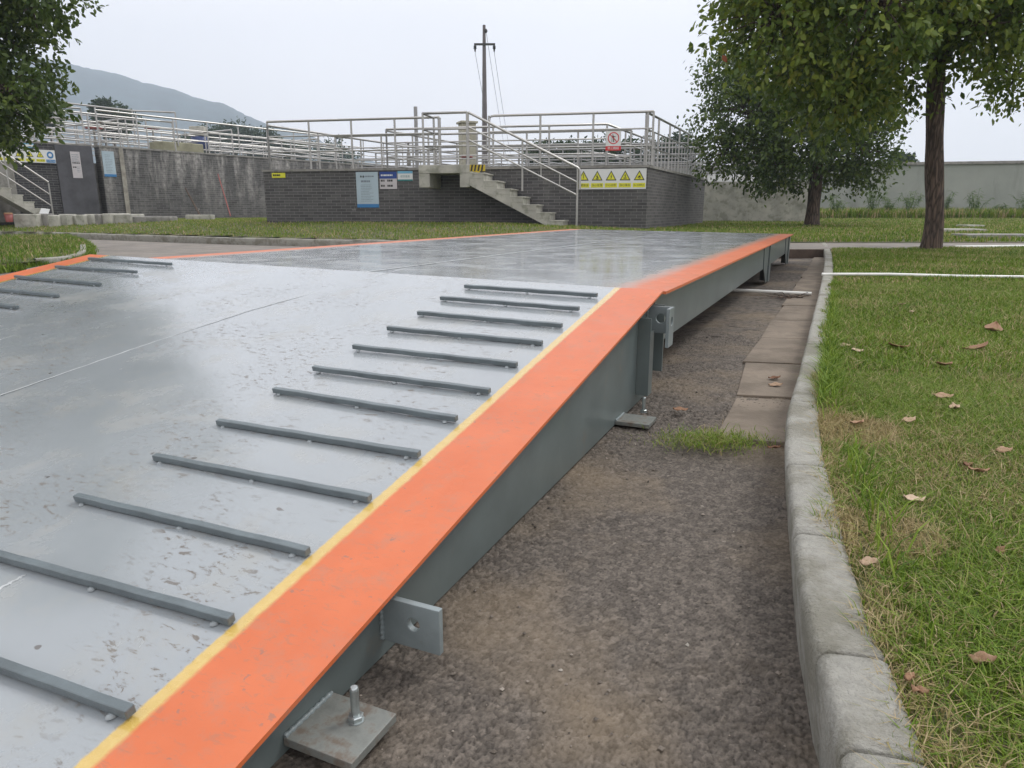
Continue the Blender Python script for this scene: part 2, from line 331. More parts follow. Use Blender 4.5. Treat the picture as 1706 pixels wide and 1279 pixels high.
# ------------------------------------------------------------------ weighbridge frame of reference
TH = math.radians(24.6); D2 = np.array([math.sin(TH), math.cos(TH)]); RT = np.array([D2[1], -D2[0]])   # forward, right
ZD = 0.349; RJ = atz(1105, 487, ZD)
def dk(x, y, z): return (RJ[0] + RT[0] * x + D2[0] * y, RJ[1] + RT[1] * x + D2[1] * y, z)
def dkf(p): return dk(p[0], p[1], p[2])
SK = 0.0625                                    # the joint is not quite square
# ------------------------------------------------------------------ ground, roads, kerb
KP = [(5.2, 12.2), (4.0, 9.21), (2.44, 5.61), (1.354, 3.186), (0.99, 2.37), (0.807, 1.969), (0.700, 1.73), (0.578, 1.407), (0.500, 1.18), (0.445, 1.02), (0.39, 0.841), (0.350, 0.70), (0.309, 0.551), (0.275, 0.42), (0.25, 0.30), (0.22, 0.1), (0.2, -0.3), (0.2, -1.2)]
def smoothpath(P, step):
    P = [np.array(p, float) for p in P]; out = []
    for i in range(len(P) - 1):
        p0 = P[max(i - 1, 0)]; p1 = P[i]; p2 = P[i + 1]; p3 = P[min(i + 2, len(P) - 1)]
        n = max(2, int(np.linalg.norm(p2 - p1) / step))
        for k in range(n):
            q = k / n; out.append(0.5 * ((2 * p1) + (-p0 + p2) * q + (2 * p0 - 5 * p1 + 4 * p2 - p3) * q * q + (-p0 + 3 * p1 - 3 * p2 + p3) * q ** 3))
    out.append(P[-1]); return out
KS = smoothpath(KP, 0.03)
def kerb_x(y):
    ys = np.array([p[1] for p in KS])[::-1]; xs = np.array([p[0] for p in KS])[::-1]; return np.interp(y, ys, xs)

def gz(x, y):
    x = np.asarray(x, float); y = np.asarray(y, float)
    dist = (x + 2.45) * 0.465 + (y - 12.64) * 0.885
    left = np.clip(0.11 + 0.08 * dist, 0.11, 0.34); right = np.clip(0.12 + (y - 11) * 0.009, 0.12, 0.34)
    k = np.clip((x + 1) / 6, 0, 1); k = k * k * (3 - 2 * k)
    return left * (1 - k) + right * k
def lz(x, y):     # near right lawn
    x = np.asarray(x, float); y = np.asarray(y, float)
    return 0.105 + 0.02 * np.clip((x - kerb_x(y)) / 1.5, 0, 1) + 0.006 * np.sin(x * 5.1 + 1) * np.cos(y * 4.3) 

def grid_mesh(name, xs, ys, zf, mat, inside=None, af=None):
    X, Y = np.meshgrid(xs, ys); Z = zf(X, Y); n, m_ = X.shape
    V = np.stack([X.ravel(), Y.ravel(), Z.ravel()], 1)
    a = (np.arange(n - 1)[:, None] * m_ + np.arange(m_ - 1)[None, :]).ravel(); F = np.stack([a, a + 1, a + m_ + 1, a + m_], 1)
    if inside is not None:
        cx = V[F].mean(1); F = F[inside(cx[:, 0], cx[:, 1])]
    return npmesh(name, V, F, mat, None if af is None else af(X, Y).ravel(), smooth=True)
def npmesh(name, V, F, mat, attr=None, smooth=False, link=True):
    me = bpy.data.meshes.new(name); V = np.asarray(V, np.float32); F = np.asarray(F, np.int32); k = F.shape[1]
    me.vertices.add(len(V)); me.vertices.foreach_set('co', V.ravel())
    me.loops.add(F.size); me.loops.foreach_set('vertex_index', F.ravel())
    me.polygons.add(len(F)); me.polygons.foreach_set('loop_start', np.arange(0, F.size, k, dtype=np.int32))
    me.polygons.foreach_set('use_smooth', np.full(len(F), smooth))
    if attr is not None:
        at = me.attributes.new('v', 'FLOAT', 'POINT'); at.data.foreach_set('value', np.asarray(attr, np.float32))
    me.materials.append(mat); me.update(calc_edges=True); me.validate()
    o = bpy.data.objects.new(name, me)
    if link: COL.objects.link(o)
    return o

# one sheet to the horizon
struct(grid_mesh('ground', np.linspace(-3000, 3000, 9), np.linspace(-3000, 3000, 9), lambda x, y: np.full_like(x, -0.06), M['soil_far']))
# near asphalt with modelled aggregate
def hash2(i, j, s): 
    h = np.sin(i * 127.1 + j * 311.7 + s * 74.7) * 43758.5453; return h - np.floor(h)
def stones(x, y, sc, s=0.0, edge=False):
    X = x * sc; Y = y * sc; I = np.floor(X); J = np.floor(Y); best = np.full(X.shape, 9.0); sec = np.full(X.shape, 9.0); hv = np.zeros(X.shape)
    for a in (-1, 0, 1):
        for b_ in (-1, 0, 1):
            px = I + a + hash2(I + a, J + b_, s); py = J + b_ + hash2(I + a, J + b_, s + 5)
            dd = np.hypot(X - px, Y - py); k = dd < best; sec = np.where(k, best, np.minimum(sec, dd)); best = np.where(k, dd, best); hv = np.where(k, hash2(I + a, J + b_, s + 9), hv)
    return (sec - best, hv) if edge else (best, hv)
def gd(x, y):
    al = (np.asarray(x) - RJ[0]) * D2[0] + (np.asarray(y) - RJ[1]) * D2[1]; return np.clip(-0.012 + (al + 0.4) * 0.0175, -0.042, 0)
def asp(x, y):
    xw = x + 0.0025 * np.sin(y * 190) ; yw = y + 0.0025 * np.sin(x * 230)
    d1, h1 = stones(xw, yw, 88, 1, True); d2, h2 = stones(xw, yw, 26, 3)
    z = (0.0022 + 0.0050 * h1) * np.clip(d1 * 3.4, 0, 1) + 0.0010 * np.sin(x * 900 + h1 * 40) * np.sin(y * 800 + h1 * 70) + 0.0035 * h2 * np.clip(1 - d2 * d2 * 1.5, 0, 1)
    lump = np.sin(x * 3.1 + 0.5 * np.sin(y * 2.3)) * np.sin(y * 2.7 + 1)
    return z * (0.62 + 0.38 * np.clip(lump * 2, -1, 1)) + 0.003 * lump - 0.008 + gd(x, y)
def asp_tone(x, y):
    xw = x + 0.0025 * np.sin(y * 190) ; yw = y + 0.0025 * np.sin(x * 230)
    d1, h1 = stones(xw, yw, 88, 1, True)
    return np.clip(0.30 + 0.55 * hash2(np.floor(h1 * 9973), 1.0, 2) - 0.5 * np.clip(1 - d1 * 5, 0, 1), 0, 1)  # binder gaps between stones darkened further, painting crevice shade into the tone
near_in = lambda x, y: x < kerb_x(y) + 0.05
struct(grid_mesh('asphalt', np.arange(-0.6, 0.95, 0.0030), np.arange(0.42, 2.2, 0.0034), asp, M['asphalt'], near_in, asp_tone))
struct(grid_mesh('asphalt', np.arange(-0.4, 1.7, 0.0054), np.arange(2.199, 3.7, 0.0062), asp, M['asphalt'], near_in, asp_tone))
struct(grid_mesh('road', np.concatenate([np.linspace(-40, -3, 30), np.linspace(-2.9, 8, 60)]), np.concatenate([np.linspace(-6, 14, 60), np.linspace(14.3, 30, 30)]),
    lambda x, y: np.where((x > -0.7) & (x < 1.5) & (y > 0.35) & (y < 3.5), -0.058, -0.01 + gd(x, y)), M['asphalt_far'], lambda x, y: ((y < 9.6) | (x < 2.5)) & ~((x > -0.3) & (x < 5) & (y > 3.3) & (y < 9.4) & (x > (y - 3.3) * .3)) ))
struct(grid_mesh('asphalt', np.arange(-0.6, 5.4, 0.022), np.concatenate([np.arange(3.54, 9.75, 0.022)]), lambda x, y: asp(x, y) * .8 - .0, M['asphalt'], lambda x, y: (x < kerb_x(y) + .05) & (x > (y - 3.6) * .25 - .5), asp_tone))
# concrete gutter strip beside the kerb, cut in slabs
g = MB(); ys = [-0.45, 0.05, 0.62, 1.25, 1.9, 2.6, 3.3, 4.1, 4.9, 5.7, 6.5, 7.4, 8.3, 9.1]
for i in range(len(ys) - 1):
    a, b_ = ys[i] + 0.003, ys[i + 1] - 0.003; q = []
    for y in (a, b_):
        P0 = dk(0.22 + (0.05 if y < 0.5 else 0) + random.uniform(-.012, .012), y, 0); 
        q.append((P0[0], P0[1])); 
        ky = P0[1] + 0.12; 
        for _ in range(4): ky = P0[1] - (kerb_x(ky) - P0[0]) * 0.45 * 0.5
        q.append((kerb_x(ky) + 0.02, ky))
    z0 = 0.0075 + 0.002 * random.random() + float(gd(q[0][0], q[0][1]))
    vs = [(q[0][0], q[0][1], z0), (q[1][0], q[1][1], z0), (q[3][0], q[3][1], z0), (q[2][0], q[2][1], z0)]
    g.add(vs + [(p[0], p[1], -0.05) for p in vs], [(0, 1, 2, 3), (0, 4, 5, 1), (1, 5, 6, 2), (2, 6, 7, 3), (3, 7, 4, 0)])
struct(g.build('gutter', M['gutter'], bevel=0.003))
# kerb stones: one extruded moulding cut by mortar joints
prof = [(0.022, -0.09), (0.012, 0.0), (0.004, 0.05), (0.0, 0.098), (0.0015, 0.108), (0.006, 0.1155), (0.013, 0.1185), (0.035, 0.1195), (0.064, 0.1195), (0.074, 0.116), (0.076, 0.0)]
def kerb(name, path, prof, lens, side=1, mat=None, zoff=0):
    V = []; F = []; U = []; acc = 0; seg = 0; nxt = lens[0]; prev = None; p_n = len(prof); start = True; count = 0
    pts = path
    for i in range(len(pts)):
        p = np.array(pts[i]); tg = np.array(pts[min(i + 1, len(pts) - 1)]) - np.array(pts[max(i - 1, 0)]); tg = tg / np.linalg.norm(tg)
        nr = np.array([-tg[1], tg[0]]) * side
        if i: acc += np.linalg.norm(p - np.array(pts[i - 1]))
        joint = acc > nxt
        if joint: acc = 0; count += 1; nxt = lens[count % len(lens)]
        rows = [(-0.004, 1.0), (-0.0028, 0.98), (-0.0022, 0.88), (0.0022, 0.88), (0.0028, 0.98), (0.004, 1.0)] if joint else [(0, 1.0)]
        off = hash2(count, 3.0, 1) * 0.005 - 0.0025
        for ds, sc in rows:
            b0 = len(V)
            for (o, z) in prof:
                jj = 0.0004 * math.sin(i * 0.9 + o * 60) + 0.0006 * math.sin(i * 0.31 + z * 40) + random.uniform(-.0006, .0006)
                zz = z * (sc if z > 0.02 else 1) + jj * (z > 0.02) + off * (z > 0.02); oo = 0.055 + (o - 0.055) * (sc if z > .02 else 1) + jj + off
                V.append((p[0] + tg[0] * ds + nr[0] * oo, p[1] + tg[1] * ds + nr[1] * oo, zz + zoff))
            if b0:
                for k in range(p_n - 1): F.append((b0 - p_n + k, b0 + k, b0 + k + 1, b0 - p_n + k + 1))
    o = npmesh(name, V, F, mat or M['kerb'], smooth=True); return struct(o)
kerb('kerb', KS, prof, [0.9, 0.85, 0.92, 0.88, 0.9, 0.5, 0.31, 0.3, 0.16, 0.14, 0.16, 0.12, 0.13, 0.12], 1)
fkp = [atz(x, y, 0.12)[:2] for x, y in ((-60, 384), (40, 386), (110, 388), (240, 392), (380, 396), (500, 398.5), (620, 400), (700, 402))]; fkp.append(np.array([1.2, 11.9])); 
kerb('kerb', smoothpath(fkp, 0.12), [(o * 1.3, z) for o, z in prof], [0.95], 1)
# near right lawn, back lawn, left island
struct(grid_mesh('lawn', np.arange(0.2, 14, 0.06), np.arange(-0.8, 9.7, 0.06), lz, M['soil'], lambda x, y: (x > kerb_x(y) + 0.045) & (y < 9.6)))
def in_back(x, y):
    d1 = (x + 2.45) * 0.465 + (y - 12.64) * 0.885
    return (d1 > 0.1) & ((x < 2.5) | (y > 11.5))
struct(grid_mesh('lawn', np.arange(-40, 46, 0.4), np.arange(11.5, 60, 0.4), gz, M['soil'], in_back))
struct(MB().box(2.9, 4.3, 9.70, 9.748, -0.05, 0.112).build('pit_wall', simple('pit_brick', (0.09, 0.065, 0.05), .9, .3, 8, bstr=.4), bevel=.006))
bl = MB().box(2.95, 40, 9.75, 11.55, -0.05, 0.118); struct(bl.build('road', M['asphalt_far'], bevel=0.02))
isl = [atz(x, y, 0.03)[:2] for x, y in ((-600, 520), (-200, 470), (0, 449), (60, 443), (125, 437), (141, 428), (143, 412), (130, 402), (95, 392), (40, 387), (-100, 385), (-500, 392))]
def inpoly(px, py, P):
    px = np.asarray(px); r = np.zeros(px.shape, bool); n = len(P)
    for i in range(n):
        x1, y1 = P[i]; x2, y2 = P[(i + 1) % n]
        c = ((y1 > py) != (y2 > py)) & (px < (x2 - x1) * (py - y1) / (y2 - y1 + 1e-12) + x1); r ^= c
    return r
struct(grid_mesh('lawn', np.arange(-16, -4.5, 0.12), np.arange(5, 16, 0.12), lambda x, y: 0.07 + 0.015 * np.sin(x * 2) , M['soil'], lambda x, y: inpoly(x, y, isl)))
sk_ = MB()
for i_ in range(len(isl)):
    a_, c_ = isl[i_], isl[(i_ + 1) % len(isl)]; sk_.add([(a_[0], a_[1], -.03), (c_[0], c_[1], -.03), (c_[0], c_[1], .08), (a_[0], a_[1], .08)], [(0, 1, 2, 3)])
struct(sk_.build('lawn', M['soil']))
ks2 = [atz(x, y, 0.1)[:2] for x, y in ((60, 432), (95, 430), (120, 427), (141, 420), (143, 408))]
kerb('kerb', smoothpath(ks2, 0.06), [(o, z * 0.9) for o, z in prof], [0.75], 1)

# ------------------------------------------------------------------ grass
def blades(P, h, wd, lean=0.5, tone=None, seed=0):
    r = np.random.default_rng(seed); n = len(P); P = np.asarray(P)
    H = h * r.uniform(0.45, 1.25, n); W = wd * r.uniform(0.6, 1.3, n); a = r.uniform(0, 2 * PI, n); ln = H * lean * r.uniform(0.1, 1.5, n)
    dx, dy = np.cos(a) * ln, np.sin(a) * ln; fa = a + PI / 2 + r.uniform(-0.6, 0.6, n); wx, wy = np.cos(fa) * W / 2, np.sin(fa) * W / 2
    V = np.zeros((n, 5, 3)); t = [0, 0.55, 1.0]
    V[:, 0] = P + np.stack([wx, wy, 0 * H], 1); V[:, 1] = P - np.stack([wx, wy, 0 * H], 1)
    mid = P + np.stack([dx * 0.33, dy * 0.33, H * 0.62], 1); V[:, 2] = mid + np.stack([wx, wy, 0 * H], 1) * .8; V[:, 3] = mid - np.stack([wx, wy, 0 * H], 1) * .8
    V[:, 4] = P + np.stack([dx, dy, H * r.uniform(0.75, 1.0, n)], 1)
    b0 = (np.arange(n) * 5)[:, None]; F = np.concatenate([b0 + [0, 1, 3], b0 + [0, 3, 2], b0 + [2, 3, 4]], 1).reshape(-1, 3)
    v = r.uniform(0, 0.78, n) if tone is None else tone
    return V.reshape(-1, 3), F, np.repeat(v, 5)
def stuff_grass(sets, name, label):
    Vs, Fs, As = [], [], []; k = 0
    for V, F, A in sets: Vs.append(V); Fs.append(F + k); As.append(A); k += len(V)
    o = npmesh(name, np.concatenate(Vs), np.concatenate(Fs), M['grass'], np.concatenate(As), smooth=False)
    return tag(o, label, 'grass', kind='stuff')
def fbm(x, y, s=0):
    return (np.sin(x * 2.1 + s) * np.cos(y * 1.7 + s * 2) + 0.6 * np.sin(x * 4.7 + y * 3.1 + s * 3) + 0.4 * np.sin(x * 9.3 - y * 7.9 + s) + 0.3 * np.sin(y * 17 + x * 13 + s)) / 2.3
def field(n, x0, x1, y0, y1, zf, cond, seed, dens=True):
    r = np.random.default_rng(seed); x = r.uniform(x0, x1, n); y = r.uniform(y0, y1, n); k = cond(x, y); x, y = x[k], y[k]
    if dens:
        f = fbm(x, y, seed); k = r.uniform(0, 1, len(x)) < np.clip(0.85 + 0.6 * f, 0.12, 1); x, y = x[k], y[k]
    z = zf(x, y); tone = np.clip(r.uniform(0, 0.7, len(x)) + 0.16 * fbm(x * 0.7, y * 0.7, seed + 3), 0, 0.8)
    dead = r.uniform(0, 1, len(x)) < 0.17 + 0.5 * np.clip(-fbm(x * 1.3, y * 1.3, seed + 1), 0, 1)
    tone = np.where(dead, r.uniform(0.82, 1.0, len(x)), tone)
    return np.stack([x, y, z], 1), tone
S = []
def infr(x, y): return (x / np.maximum(y, 0.3) < 0.80) 
P, tn = field(360000, 0.25, 2.0, 0.3, 2.2, lz, lambda x, y: (x > kerb_x(y) + 0.062 + 0.03 * fbm(x * 3, y * 6, 5)) & (x < 0.35 + 0.86 * y) , 1)
bp = np.minimum(np.hypot(P[:, 0] - .80, P[:, 1] - 1.62) / .12, np.hypot(P[:, 0] - .60, P[:, 1] - 1.05) / .09); rq = np.random.default_rng(77).uniform(0, 1, len(P)); ke = (P[:, 0] - kerb_x(P[:, 1])) + .03 * fbm(P[:, 0] * 9, P[:, 1] * 9, 2); tn = np.where((ke < .12) & (rq < .55), .84 + .3 * rq, tn); tn = np.where((bp < 1) & (rq < .9), .86 + .14 * rq, tn); keep = (bp > .8) | (rq < .55); P, tn = P[keep], tn[keep]
S.append(blades(P - [0, 0, .004], 0.027, 0.0018, 1.2, tn, 1))
P, tn = field(280000, 0.8, 4.6, 2.2, 5.0, lz, lambda x, y: (x > kerb_x(y) + 0.058 + 0.03 * fbm(x * 3, y * 6, 5)) & (x < 0.3 + 0.86 * y), 2)
S.append(blades(P - [0, 0, .004], 0.033, 0.0030, 1.0, tn, 2))
P, tn = field(190000, 2.0, 8.5, 5.0, 9.65, lz, lambda x, y: (x > kerb_x(y) + 0.09) & (x < 0.3 + 0.86 * y), 3)
S.append(blades(P - [0, 0, .004], 0.045, 0.0055, 0.7, tn, 3))
P, tn = field(150000, 0.3, 10.5, -0.7, 9.6, lz, lambda x, y: (x > kerb_x(y) + 0.1) & (x > 0.25 + 0.84 * y), 23)
S.append(blades(P, 0.045, 0.0075, 0.8, tn, 23))
# tufts leaning over the kerb
r_ = np.random.default_rng(5); pts = []
for (cy, n) in ((2.35, 500), (2.6, 400), (2.0, 450), (1.9, 300), (3.1, 300), (3.4, 300), (4.2, 300), (4.9, 300), (1.3, 160), (1.05, 120), (0.8, 60), (2.15, 400), (3.8, 250)):
    n = int(n * .6); y = cy + r_.normal(0, 0.10, n); pts.append(np.stack([kerb_x(y) + np.where(cy < 1.6, .115, .075) + np.abs(r_.normal(0, 0.03, n)), y, np.full(n, 0.112)], 1))
P = np.concatenate(pts); S.append(blades(P, 0.055, 0.0028, 1.2, None, 8))
stuff_grass(S, 'grass', 'rough green lawn grass with straw patches right of the kerb')
S = []
P, tn = field(230000, -16, 6, 11.7, 30, gz, lambda x, y: in_back(x, y) & (y < 15.2 + 0.0 * x + np.where(x < -5, 12, 3.5)) & (x > -0.78 * y) , 4)
tn = np.where(tn > 0.82, tn, np.clip(tn + 0.16, 0, 0.79))
S.append(blades(P, 0.05, 0.012, 0.7, tn, 4))
P, tn = field(220000, 3.0, 26, 11.6, 33, gz, lambda x, y: (x < 0.82 * y), 6)
S.append(blades(P, 0.075, 0.014, 0.6, tn, 6))
P, tn = field(60000, 3, 27, 29.0, 32, gz, lambda x, y: x > 5, 16); S.append(blades(P, 0.42, 0.03, 0.5, np.clip(tn + .1, 0, .95), 16))
stuff_grass(S, 'grass', 'mown green grass in front of the brick tanks and plaster wall')
P, tn = field(90000, -16, -4.5, 6, 16, lambda x, y: 0.07 + 0 * x, lambda x, y: inpoly(x, y, isl), 9)
tn = np.where(tn > 0.82, tn, tn * 0.75)
eb = []
for i_ in range(len(isl)):
    a_, c_ = isl[i_], isl[(i_ + 1) % len(isl)]; n_ = int(np.linalg.norm(c_ - a_) * 900); q_ = np.random.default_rng(i_).uniform(0, 1, (n_, 1)); pt_ = a_ + (c_ - a_) * q_ + np.random.default_rng(i_ + 50).normal(0, .05, (n_, 2)); eb.append(np.concatenate([pt_, np.full((n_, 1), .0)], 1))
eb = np.concatenate(eb)
stuff_grass([blades(P, 0.075, 0.010, 0.7, tn, 9), blades(eb, 0.10, 0.010, 0.8, None, 12)], 'grass', 'dark green grass on the small island left of the ramp')
r_ = np.random.default_rng(15); c0 = atz(1185, 735, 0)
P = np.stack([c0[0] + r_.normal(0, 0.075, 1800), c0[1] + r_.normal(0, 0.045, 1800), np.full(1800, 0.0)], 1)
P2 = np.stack([c0[0] + 0.09 + r_.normal(0, 0.02, 90), c0[1] + r_.normal(0.03, 0.02, 90), np.full(90, 0.0)], 1)[:7]
o = stuff_grass([blades(P, 0.017, 0.0018, 1.6, r_.uniform(0.2, 0.95, 1800), 3), blades(P2, 0.06, 0.003, 0.7, r_.uniform(0.3, 0.7, 7), 5)], 'weed_tuft', 'low tuft of weeds growing from the asphalt beside the kerb')

# loose grit on the asphalt
r_ = np.random.default_rng(99); n = 5200; gx = r_.uniform(-.5, 1.6, n); gy = .45 + 3.6 * r_.uniform(0, 1, n) ** 1.4; k = (gx < kerb_x(gy) - .02); gx, gy = gx[k], gy[k]; n = len(gx)
sz = .0014 + .0036 * r_.uniform(0, 1, n) ** 5; dr = r_.normal(0, 1, (6, 3)); base6 = np.array([[1, 0, 0], [-1, 0, 0], [0, 1, 0], [0, -1, 0], [0, 0, .7], [0, 0, -.7]], float)
V = base6[None] * sz[:, None, None] * r_.uniform(.6, 1.3, (n, 6, 1)) + np.stack([gx, gy, asp(gx, gy) + sz * .4], 1)[:, None, :]
f6 = np.array([[0, 2, 4], [2, 1, 4], [1, 3, 4], [3, 0, 4], [2, 0, 5], [1, 2, 5], [3, 1, 5], [0, 3, 5]]); F = (np.arange(n) * 6)[:, None, None] + f6[None]
gm = leafmat('grit', [(0.0, (.05, .043, .037)), (0.7, (.17, .145, .12)), (0.97, (.28, .24, .20)), (1.0, (.42, .39, .34))], .85, 0)
tag(npmesh('grit', V.reshape(-1, 3), F.reshape(-1, 3), gm, np.repeat(r_.uniform(0, 1, n), 6)), 'loose grit scattered on the asphalt strip', 'grit', kind='stuff')

# ------------------------------------------------------------------ weighbridge
ROT = -TH
root = thing('weighbridge_deck', 'long flat grey steel weighbridge platform with orange sprayed borders, behind the ribbed ramp', 'weighbridge', dk(0, 0, 0), ROT)
DL_R, DL_L = 6.82, 7.95
def dplate(mb, x0, x1, y0a, y0b, y1a, y1b, z0, z1):
    n = 24; vs = []
    for z in (z0, z1):
        for i in range(n + 1):
            q = i / n; x = x0 + (x1 - x0) * q
            vs.append(dk(x, y0a + (y0b - y0a) * q, z)); vs.append(dk(x, y1a + (y1b - y1a) * q, z))
    o = 2 * (n + 1); F = []
    for i in range(n):
        a = 2 * i; F += [(a, a + 2, a + 3, a + 1)[::-1] if False else (a + 1, a + 3, a + 2, a), (o + a, o + a + 2, o + a + 3, o + a + 1), (a, a + 2, o + a + 2, o + a), (a + 3, a + 1, o + a + 1, o + a + 3)]
    F += [(1, 0, o, o + 1), (2 * n, 2 * n + 1, o + 2 * n + 1, o + 2 * n)]
    mb.add(vs, F)
p = MB(); dplate(p, -3.2, 0, 0.2 + .045, .045, DL_L, DL_R, ZD - 0.012, ZD - 0.002); p.build('deck_plate', M['deck_paint'], root)
for x in (-0.045, -3.155):
    L1 = DL_R + (-x) * (DL_L - DL_R) / 3.2 - 0.02; y0 = -x * SK + 0.06
    b = MB(); b.box(x - 0.004, x + 0.004, y0, L1, 0.145, ZD - 0.008, dkf); b.box(x - 0.05, x - 0.0045, y0, L1, 0.145, 0.153, dkf); b.build('side_beam', M['web'], root)
for yy in (0.03, 1.7, 3.4, 5.1, 6.75):
    b = MB(); n_ = 1
    q = [dk(-3.15, yy + 0.19 + (yy / 6.8) * 0.9, z) for z in (0.16, ZD - 0.009)] + [dk(-0.05, yy, z) for z in (ZD - 0.009, 0.16)]
    q2 = [(a[0] + D2[0] * .01, a[1] + D2[1] * .01, a[2]) for a in q]
    b.add(q + q2, [(0, 1, 2, 3), (7, 6, 5, 4), (0, 4, 5, 1), (1, 5, 6, 2), (2, 6, 7, 3), (3, 7, 4, 0)]); b.build('cross_beam', M['web'], root)
for i, yy in enumerate((4.32, 6.70)):
    for sx, xx in ((0, -0.045), (1, -3.155)):
        y_ = yy + (0 if sx == 0 else 0.9); g_ = -1 if sx == 0 else 1
        b = MB(); b.box(xx - 0.06, xx + 0.012, y_ - 0.006, y_ + 0.006, 0.012, ZD - 0.009, dkf)
        b.box(xx + 0.0125, xx + 0.022, y_ - 0.10, y_ + 0.05, 0.012, 0.33, dkf)
        b.poly_prism([(y_ - 0.50, ZD - 0.02), (y_ - 0.105, ZD - 0.02), (y_ - 0.105, 0.012), (y_ - 0.2, 0.012), (y_ - 0.44, 0.146)], (xx + 0.0045, xx + 0.0105), lambda p: dk(p[1], p[0], p[2]))
        lg = b.build('leg', M['web'], root)
        MB().box(xx - 0.11, xx + 0.06, y_ - 0.16, y_ + 0.12, 0.0, 0.0115, dkf).build('foot_plate', M['plate'], lg)
        lg.children[0].matrix_parent_inverse = Matrix()
# welded joint lines in the platform (thin raised beads)
def bead(mb, pts, wd=0.006, hh=0.0005):
    for i in range(len(pts) - 1):
        a, b_ = np.array(pts[i]), np.array(pts[i + 1]); tdir = (b_ - a)[:2]; tdir /= np.linalg.norm(tdir); nn_ = np.array([-tdir[1], tdir[0]]) * wd
        vs = [(a[0] - nn_[0], a[1] - nn_[1], a[2]), (a[0] + nn_[0], a[1] + nn_[1], a[2]), (b_[0] + nn_[0], b_[1] + nn_[1], b_[2]), (b_[0] - nn_[0], b_[1] - nn_[1], b_[2]), (a[0], a[1], a[2] + hh), (b_[0], b_[1], b_[2] + hh)]
        mb.add(vs, [(0, 4, 5, 3), (1, 2, 5, 4), (0, 1, 4), (2, 3, 5)])
for (a, b_) in (((-1.42, 0.15), (-1.42, 3.75)), ((-2.9, 3.95), (-0.2, 3.78)), ((-2.3, 1.95), (-1.42, 1.70)), ((-1.42, 3.9), (-1.42, 6.9))):
    m_ = MB(); n_ = 14; bead(m_, [dk(a[0] + (b_[0] - a[0]) * i / n_ + 0.002 * math.sin(i * 2.1), a[1] + (b_[1] - a[1]) * i / n_, ZD + 0.0002) for i in range(n_ + 1)], 0.009)
    m_.build('weld_seam', M['seam'], root)

# ramp: plate tilted about the joint
SL = 0.163; RL = 2.33
root2 = bpy.data.objects.new('weighbridge_ramp', None); COL.objects.link(root2)
tag(root2, 'sloping grey steel ramp with welded anti slip bars and orange and yellow borders', 'vehicle ramp')
RX = math.atan(SL); root2.matrix_basis = Matrix.Translation(Vector(dk(0, 0, ZD + 0.006))) @ Matrix.Rotation(ROT, 4, 'Z') @ Matrix.Rotation(RX, 4, 'X')
root2.location = dk(0, 0, ZD + 0.006); root2.rotation_euler = (root2.matrix_basis.to_euler())
ca, sa = math.cos(RX), math.sin(RX)
def rp_(x, y, z):      # ramp-local (y along the slope, z off the plate) to world
    yy = y * ca - z * sa; zz = y * sa + z * ca; return dk(x, yy, ZD + 0.006 + zz)
def rpf(p): return rp_(*p)
p = MB(); nx, ny = 40, 30; vs = []; F = []
for top in (0, 1):
    for j in range(ny + 1):
        for i in range(nx + 1):
            x = -3.2 * i / nx; y = -RL + (RL) * j / ny + (-x * SK)
            dent = 0.0025 * math.sin(x * 3.3 + y * 2.0) * math.sin(y * 4.1 + 1.3) * min(1, i / 3, (nx - i) / 3, j / 3, (ny - j) / 3)
            vs.append(rp_(x, y, (0 if top else -0.007) + dent))
o_ = (nx + 1) * (ny + 1)
for j in range(ny):
    for i in range(nx):
        a = j * (nx + 1) + i; F.append((a, a + 1, a + nx + 2, a + nx + 1)); F.append((o_ + a + nx + 1, o_ + a + nx + 2, o_ + a + 1, o_ + a))
for i in range(nx):
    F.append((i, o_ + i, o_ + i + 1, i + 1)); a = ny * (nx + 1) + i; F.append((a + 1, o_ + a + 1, o_ + a, a))
for j in range(ny):
    a = j * (nx + 1); F.append((a, a + nx + 1, o_ + a + nx + 1, o_ + a)); a += nx; F.append((a, o_ + a, o_ + a + nx + 1, a + nx + 1))
p.add(vs, F); op = p.build('ramp_plate', M['ramp_paint'], root2)
for po in op.data.polygons: po.use_smooth = abs(po.normal.z) > 0.9
op.data.set_sharp_from_angle(angle=0.5)
for x in (-0.035, -3.165):
    off = -x * SK
    b = MB(); b.poly_prism([(-2.13 + off, -0.045), (-0.4 + off, -0.008), (-0.02 + off, 0.0), (-0.02 + off, ZD - 0.013), (-2.13 + off, ZD - 0.012 - 2.13 * SL)], (x - 0.004, x + 0.004), lambda p: dk(p[1], p[0], p[2]))
    b.build('side_beam', M['web'], root2)
    s_ = 1 if x > -1 else -1
    st_ = MB(); st_.box(min(x + s_ * .0045, x + s_ * .045), max(x + s_ * .0045, x + s_ * .045), -0.20 + off, -0.19 + off, 0.03, 0.285, dkf); st_.box(min(x + s_ * .0045, x + s_ * .05), max(x + s_ * .0045, x + s_ * .05), -0.035 + off, -0.025 + off, 0.08, 0.31, dkf)
    st_.box(min(x + s_ * .0405, x + s_ * .045), max(x + s_ * .0405, x + s_ * .045), -0.1895 + off, -0.15 + off, 0.03, 0.24, dkf)
    st_.build('stiffener', M['web'], root2)
b = MB(); b.add([dk(-3.17, 0.185, 0.02), dk(-0.03, -0.012, 0.02), dk(-0.03, -0.012, ZD - 0.014), dk(-3.17, 0.185, ZD - 0.014)], [(0, 1, 2, 3)]); b.add([dk(-3.17, 0.177, 0.02), dk(-0.03, -0.02, 0.02), dk(-0.03, -0.02, ZD - 0.014), dk(-3.17, 0.177, ZD - 0.014)], [(3, 2, 1, 0)]); b.build('end_beam', M['web'], root2)
